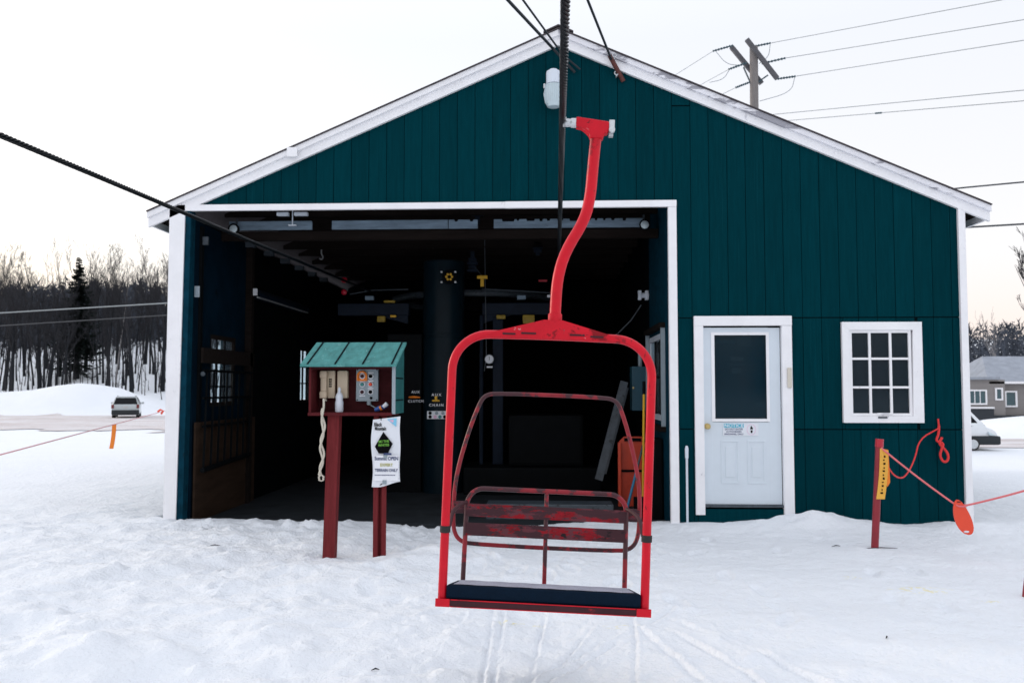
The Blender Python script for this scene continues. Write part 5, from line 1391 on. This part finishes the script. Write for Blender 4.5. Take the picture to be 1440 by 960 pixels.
# ---------------------------------------------------------------- house far right
hs_ = thing("guest_house", "taupe two storey house with white windows and snowy gable roof", "house", (37, 72, -1.6))
obj("wall", MB().box(30.5, 36.4, 70, 78, -1.6, 2.15), M['housewall'], hs_)
obj("wall", MB().box(35.6, 47, 70.6, 80, -1.6, 2.0), M['housewall'], hs_)
obj("roof", MB().box(30.2, 35.9, 69.7, 78.3, 2.15, 2.36), M['houseroof'], hs_)
mb = MB()
mb.v = [(35.2, 70.1, 1.9), (47.4, 70.1, 1.9), (47.4, 80.4, 1.9), (35.2, 80.4, 1.9), (37.3, 75.3, 4.2), (47.4, 75.3, 4.2)]
mb.f = [(0, 1, 5, 4), (2, 3, 4, 5), (3, 0, 4), (1, 2, 5), (0, 3, 2, 1)]; mb.m = [0] * 5
obj("roof", mb, M['houseroof'], hs_)
obj("rake_trim", MB().box(35.2, 47.4, 70.0, 70.09, 1.82, 2.0), M['white'], hs_)
obj("lower_storey", MB().box(30.4, 35.3, 69.6, 69.95, -1.6, -0.15), M['housedark'], hs_)
obj("lower_storey", MB().box(35.3, 45, 69.8, 70.55, -1.6, -0.7), M['housedark'], hs_)
obj("band_trim", MB().box(30.4, 35.3, 69.5, 69.98, -0.15, -0.02), M['white'], hs_)
for (x, z, w, h, n_) in ((34.2, 0.75, 1.5, 1.2, 3), (35.9, 1.0, 0.6, 1.0, 1), (32.2, 0.75, 1.5, 1.2, 3)):
    f = obj("window", MB().box(x - w / 2, x - w / 2 + .12, 69.9, 69.995, z - h / 2, z + h / 2).box(x + w / 2 - .12, x + w / 2, 69.9, 69.995, z - h / 2, z + h / 2)
            .box(x - w / 2 + .12, x + w / 2 - .12, 69.9, 69.995, z + h / 2 - .12, z + h / 2).box(x - w / 2 + .12, x + w / 2 - .12, 69.9, 69.995, z - h / 2, z - h / 2 + .12), M['white'], hs_)
    for k in range(n_):
        a = x - w / 2 + .12 + (w - .24) * k / n_; b = x - w / 2 + .12 + (w - .24) * (k + 1) / n_
        obj("pane", MB().box(a + .03, b - .03, 69.95, 69.98, z - h / 2 + .12, z + h / 2 - .12), M['vanglass'], f)
        if k: obj("muntin", MB().box(a - .029, a + .029, 69.92, 69.99, z - h / 2 + .12, z + h / 2 - .12), M['white'], f)
for (x, z) in ((37.1, 0.6), (39.0, 0.9), (40.9, 0.9), (43, 0.9)):
    f = obj("window", MB().box(x - .5, x - .36, 70.45, 70.595, z - .65, z + .65).box(x + .36, x + .5, 70.45, 70.595, z - .65, z + .65).box(x - .36, x + .36, 70.45, 70.595, z + .53, z + .65).box(x - .36, x + .36, 70.45, 70.595, z - .65, z - .53), M['white'], hs_)
    obj("pane", MB().box(x - .36, x + .36, 70.55, 70.59, z - .53, z + .53), M['vanglass'], f)

# ---------------------------------------------------------------- trees
def gen_bare(seed, H, r0, twig=True, levels=4, lean=0.0, nb=4):
    rg = random.Random(seed)
    tk, cr_ = MB(), MB()
    def grow(mb, p, d, L, r, lev, sides):
        n = 5 if lev == 0 else (4 if lev == 1 else 3)
        pts = [p]; rad = [r]
        q = p.copy(); dd = d.copy()
        for i in range(n):
            dd = (dd + Vector((rg.uniform(-1, 1), rg.uniform(-1, 1), rg.uniform(-0.1, 0.6))) * (0.07 + 0.05 * lev)).normalized()
            q = q + dd * (L / n)
            pts.append(q.copy()); rad.append(max(r * (1 - (0.6 if lev == 0 else 0.8) * (i + 1) / n), 0.010))
        mb.tube(pts, rad, sides, caps=False)
        if lev >= levels: return
        k = nb + (2 if lev == 0 else 0) + rg.randint(0, 1)
        for i in range(k):
            t = rg.uniform(0.40 if lev == 0 else 0.2, 1.0)
            f = t * n; a = min(int(f), n - 1); pp = pts[a].lerp(pts[a + 1], f - a)
            az = rg.uniform(0, 2 * PI); sp = rg.uniform(0.22, 0.55)
            side = Vector((math.cos(az), math.sin(az), 0))
            nd = (dd * (1 - 0.3 * sp) + side * sp + Vector((0, 0, 0.25))).normalized()
            grow(cr_, pp, nd, L * rg.uniform(0.34, 0.56), max(rad[a] * rg.uniform(0.35, 0.55), 0.011), lev + 1, 4 if lev < 1 else 3)
    grow(tk, Vector((0, 0, -0.6)), Vector((lean, 0, 1)).normalized(), H * 0.72, r0, 0, 7)
    return tk, cr_
protos = []
for i in range(8):
    tk, c = gen_bare(40 + i, (16.5, 18.5, 15.5, 19.5, 17.5, 18, 14.5, 19)[i], (0.20, 0.34, 0.15, 0.40, 0.24, 0.17, 0.12, 0.27)[i], lean=(-.05, .03, .05, 0, -.02, .06, .0, -.04)[i])
    protos.append((mesh(tk, "trunk", M['bark'], True), mesh(c, "crown", M['twig'], False)))
def bare(x, y, k, rot, sc, label, group):
    t = thing("bare_tree", label, "tree", (x, y, gz(x, y)), group)
    t.rotation_euler = (0, 0, rot); t.scale = (sc, sc, sc)
    obj("trunk", protos[k][0], None, t); obj("crown", protos[k][1], None, t)
    return t
rg = random.Random(11)
for i in range(84):
    u = (i + rg.uniform(0.1, 0.9)) / 84
    y = rg.uniform(79, 104)
    px = -40 + 330 * u
    x = y * ((px - 772) / 1200)
    if abs(px - 100) < 14 and y < 92: y += 12; x = y * ((px - 772) / 1200)
    bare(x, y, rg.randrange(8), rg.uniform(0, 6.28), rg.uniform(0.48, 0.69), "bare leafless tree standing in the wood behind the snow bank", "bare trees of the wood behind the snow bank")
# birch
tk, c = gen_bare(77, 15, 0.085, lean=0.05, levels=3, nb=3)
b_ = thing("birch_tree", "slender pale birch among the dark trees above the parked car", "tree", (-43.6, 84, gz(-43.6, 84)))
obj("trunk", mesh(tk, "trunk", M['birch'], True), None, b_); obj("crown", mesh(c, "crown", M['twig']), None, b_)
# saplings and brush between the trunks
mb = MB(); rg = random.Random(77)
for i in range(360):
    y = rg.uniform(76, 118); x = y * ((rg.uniform(-60, 300) - 772) / 1200); z = gz(x, y); h = rg.uniform(1.2, 6.0)
    l = Vector((rg.uniform(-.15, .15) * h, 0, h)); b0 = Vector((x, y, z - 0.2)); m_ = b0 + l * 0.5 + Vector((rg.uniform(-.1, .1), 0, 0)) * h * 0.4
    mb.tube([b0, m_, b0 + l], [0.05, 0.03, 0.01], 3, caps=False)
    for k in range(rg.randint(2, 6)):
        p = b0 + l * rg.uniform(0.25, 0.9); mb.tube([p, p + Vector((rg.uniform(-.5, .5), rg.uniform(-.3, .3), rg.uniform(0.1, 0.6))) * h * 0.22], [0.018, 0.008], 3, caps=False)
struct(obj("undergrowth", mb, M['twig']), 'stuff')
# big spruce
def spruce(H, Rm, seed):
    rg = random.Random(seed); tr = MB(); nd = MB()
    tr.tube([(0, 0, -0.8), (0, 0, H * 0.6), (0, 0, H)], [0.36, 0.2, 0.02], 8)
    z = 1.2
    while z < H - 0.15:
        t = z / H
        Rz = Rm * ((1 - t) ** 0.85) * (0.55 + 0.45 * min(1, (1 - t) * 3)) * (1.0 if t > 0.22 else 0.72)
        n = 11 if t < 0.8 else 7
        for k in range(n):
            az = 2 * PI * k / n + rg.uniform(-.4, .4); L = Rz * rg.uniform(0.55, 1.15) + 0.12
            zj = rg.uniform(-0.28, 0.28); d = Vector((math.cos(az), math.sin(az), 0)); sd_ = Vector((-d.y, d.x, 0))
            pts = []
            for s in range(6):
                u = s / 5
                pts.append(d * (L * u) + Vector((0, 0, z + zj - L * 0.34 * math.sin(u * 2.4) + 0.12 * L * u * u)))
            nd.tube(pts, [0.05 * (1 - 0.8 * s / 5) for s in range(6)], 3, caps=False)
            dens = 46 if t > 0.2 else 14
            for s in range(int(dens * (0.4 + 0.6 * L / Rm))):
                u = rg.uniform(0.15, 1.0); f = u * 5; a = min(int(f), 4); pp = pts[a].lerp(pts[a + 1], f - a)
                l = (0.28 + 0.5 * (1 - u)) * rg.uniform(0.6, 1.2) * min(1, 0.4 + L / 2.5)
                sg_ = rg.choice((-1, 1))
                tip = pp + (sd_ * sg_ * rg.uniform(0.4, 1) + d * rg.uniform(0.3, 0.9)).normalized() * l + Vector((0, 0, -rg.uniform(0.02, 0.35) * l * 1.3))
                wv = d * 0.11 + Vector((0, 0, 0.06))
                nd.add([pp - wv, pp + wv, tip], [(0, 1, 2)])
        z += rg.uniform(0.36, 0.62) * (1.0 if t < 0.7 else 0.7)
    return tr, nd
tr, nd = spruce(13.1, 3.9, 8)
sx_, sy_ = -51.0, 90.0
s_ = thing("spruce_tree", "tall dark conical spruce in front of the bare wood", "tree", (sx_, sy_, gz(sx_, sy_)))
obj("trunk", tr, M['bark'], s_, True, local=True); obj("crown", nd, M['spruce'], s_, local=True)
# far wooded ridge: one mass
def far_mass(name, pts, hmin, hmax, seed, dens=70):
    rg = random.Random(seed); mb = MB()
    for (x, y) in pts:
        z = gz(x, y) - 0.5; h = rg.uniform(hmin, hmax); rad = h * rg.uniform(0.20, 0.30)
        ever = rg.random() < 0.35
        mb.tube([(x, y, z), (x + rg.uniform(-.5, .5), y, z + h)], [0.22, 0.03], 3, caps=False)
        for k in range(dens):
            u = rg.uniform(0.06, 1.0)
            rr_ = rad * ((1 - u) * 1.05 + 0.05 if ever else math.sin(min(1, u * 0.85 + 0.18) * PI) ** 0.6)
            az = rg.uniform(0, 2 * PI); q = rr_ * math.sqrt(rg.random())
            p = Vector((x + math.cos(az) * q, y + math.sin(az) * q, z + h * u))
            l = rg.uniform(0.5, 1.3)
            dv = Vector((math.cos(az) * .6, math.sin(az) * .6, rg.uniform(-.6, .1) if ever else rg.uniform(0.2, 1.3))) * l
            wv = Vector((rg.uniform(-1, 1), rg.uniform(-.3, .3), rg.uniform(-.4, .4))) * (0.45 if ever else 0.20)
            mb.add([p - wv, p + wv, p + dv], [(0, 1, 2)])
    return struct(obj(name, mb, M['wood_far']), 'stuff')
rg = random.Random(21)
pts = []
for i in range(820):
    y = 106 + 80 * rg.random() ** 1.2
    px = rg.uniform(-330, 420)
    pts.append((y * ((px - 772) / 1200), y))
far_mass("far_wood", pts, 6.0, 9.0, 5, 85)
pts = [(rg.uniform(56, 120) * 1.0, rg.uniform(112, 160)) for i in range(420)]
far_mass("far_wood", pts, 7.5, 11, 6, 80)
pts = [(rg.uniform(-110, 110), -rg.uniform(110, 150)) for i in range(300)]
far_mass("far_wood", pts, 9, 13, 7, 50)
# bare tree at the far right edge
tk, c = gen_bare(91, 10, 0.13, lean=-0.22, levels=4, nb=4)
t = thing("bare_tree", "blurred bare tree with spreading twigs at the right edge", "tree", (26.6, 44, gz(26.6, 44)))
obj("trunk", mesh(tk, "trunk", M['bark'], True), None, t); obj("crown", mesh(c, "crown", M['twig']), None, t)
t = thing("birch_tree", "thin pale birch rising behind the flat roofed wing", "tree", (43.0, 86, gz(43.0, 86)))
tk, c = gen_bare(93, 9, 0.10, lean=0.12, levels=3, nb=3)
obj("trunk", mesh(tk, "trunk", M['birch'], True), None, t); obj("crown", mesh(c, "crown", M['birch']), None, t)
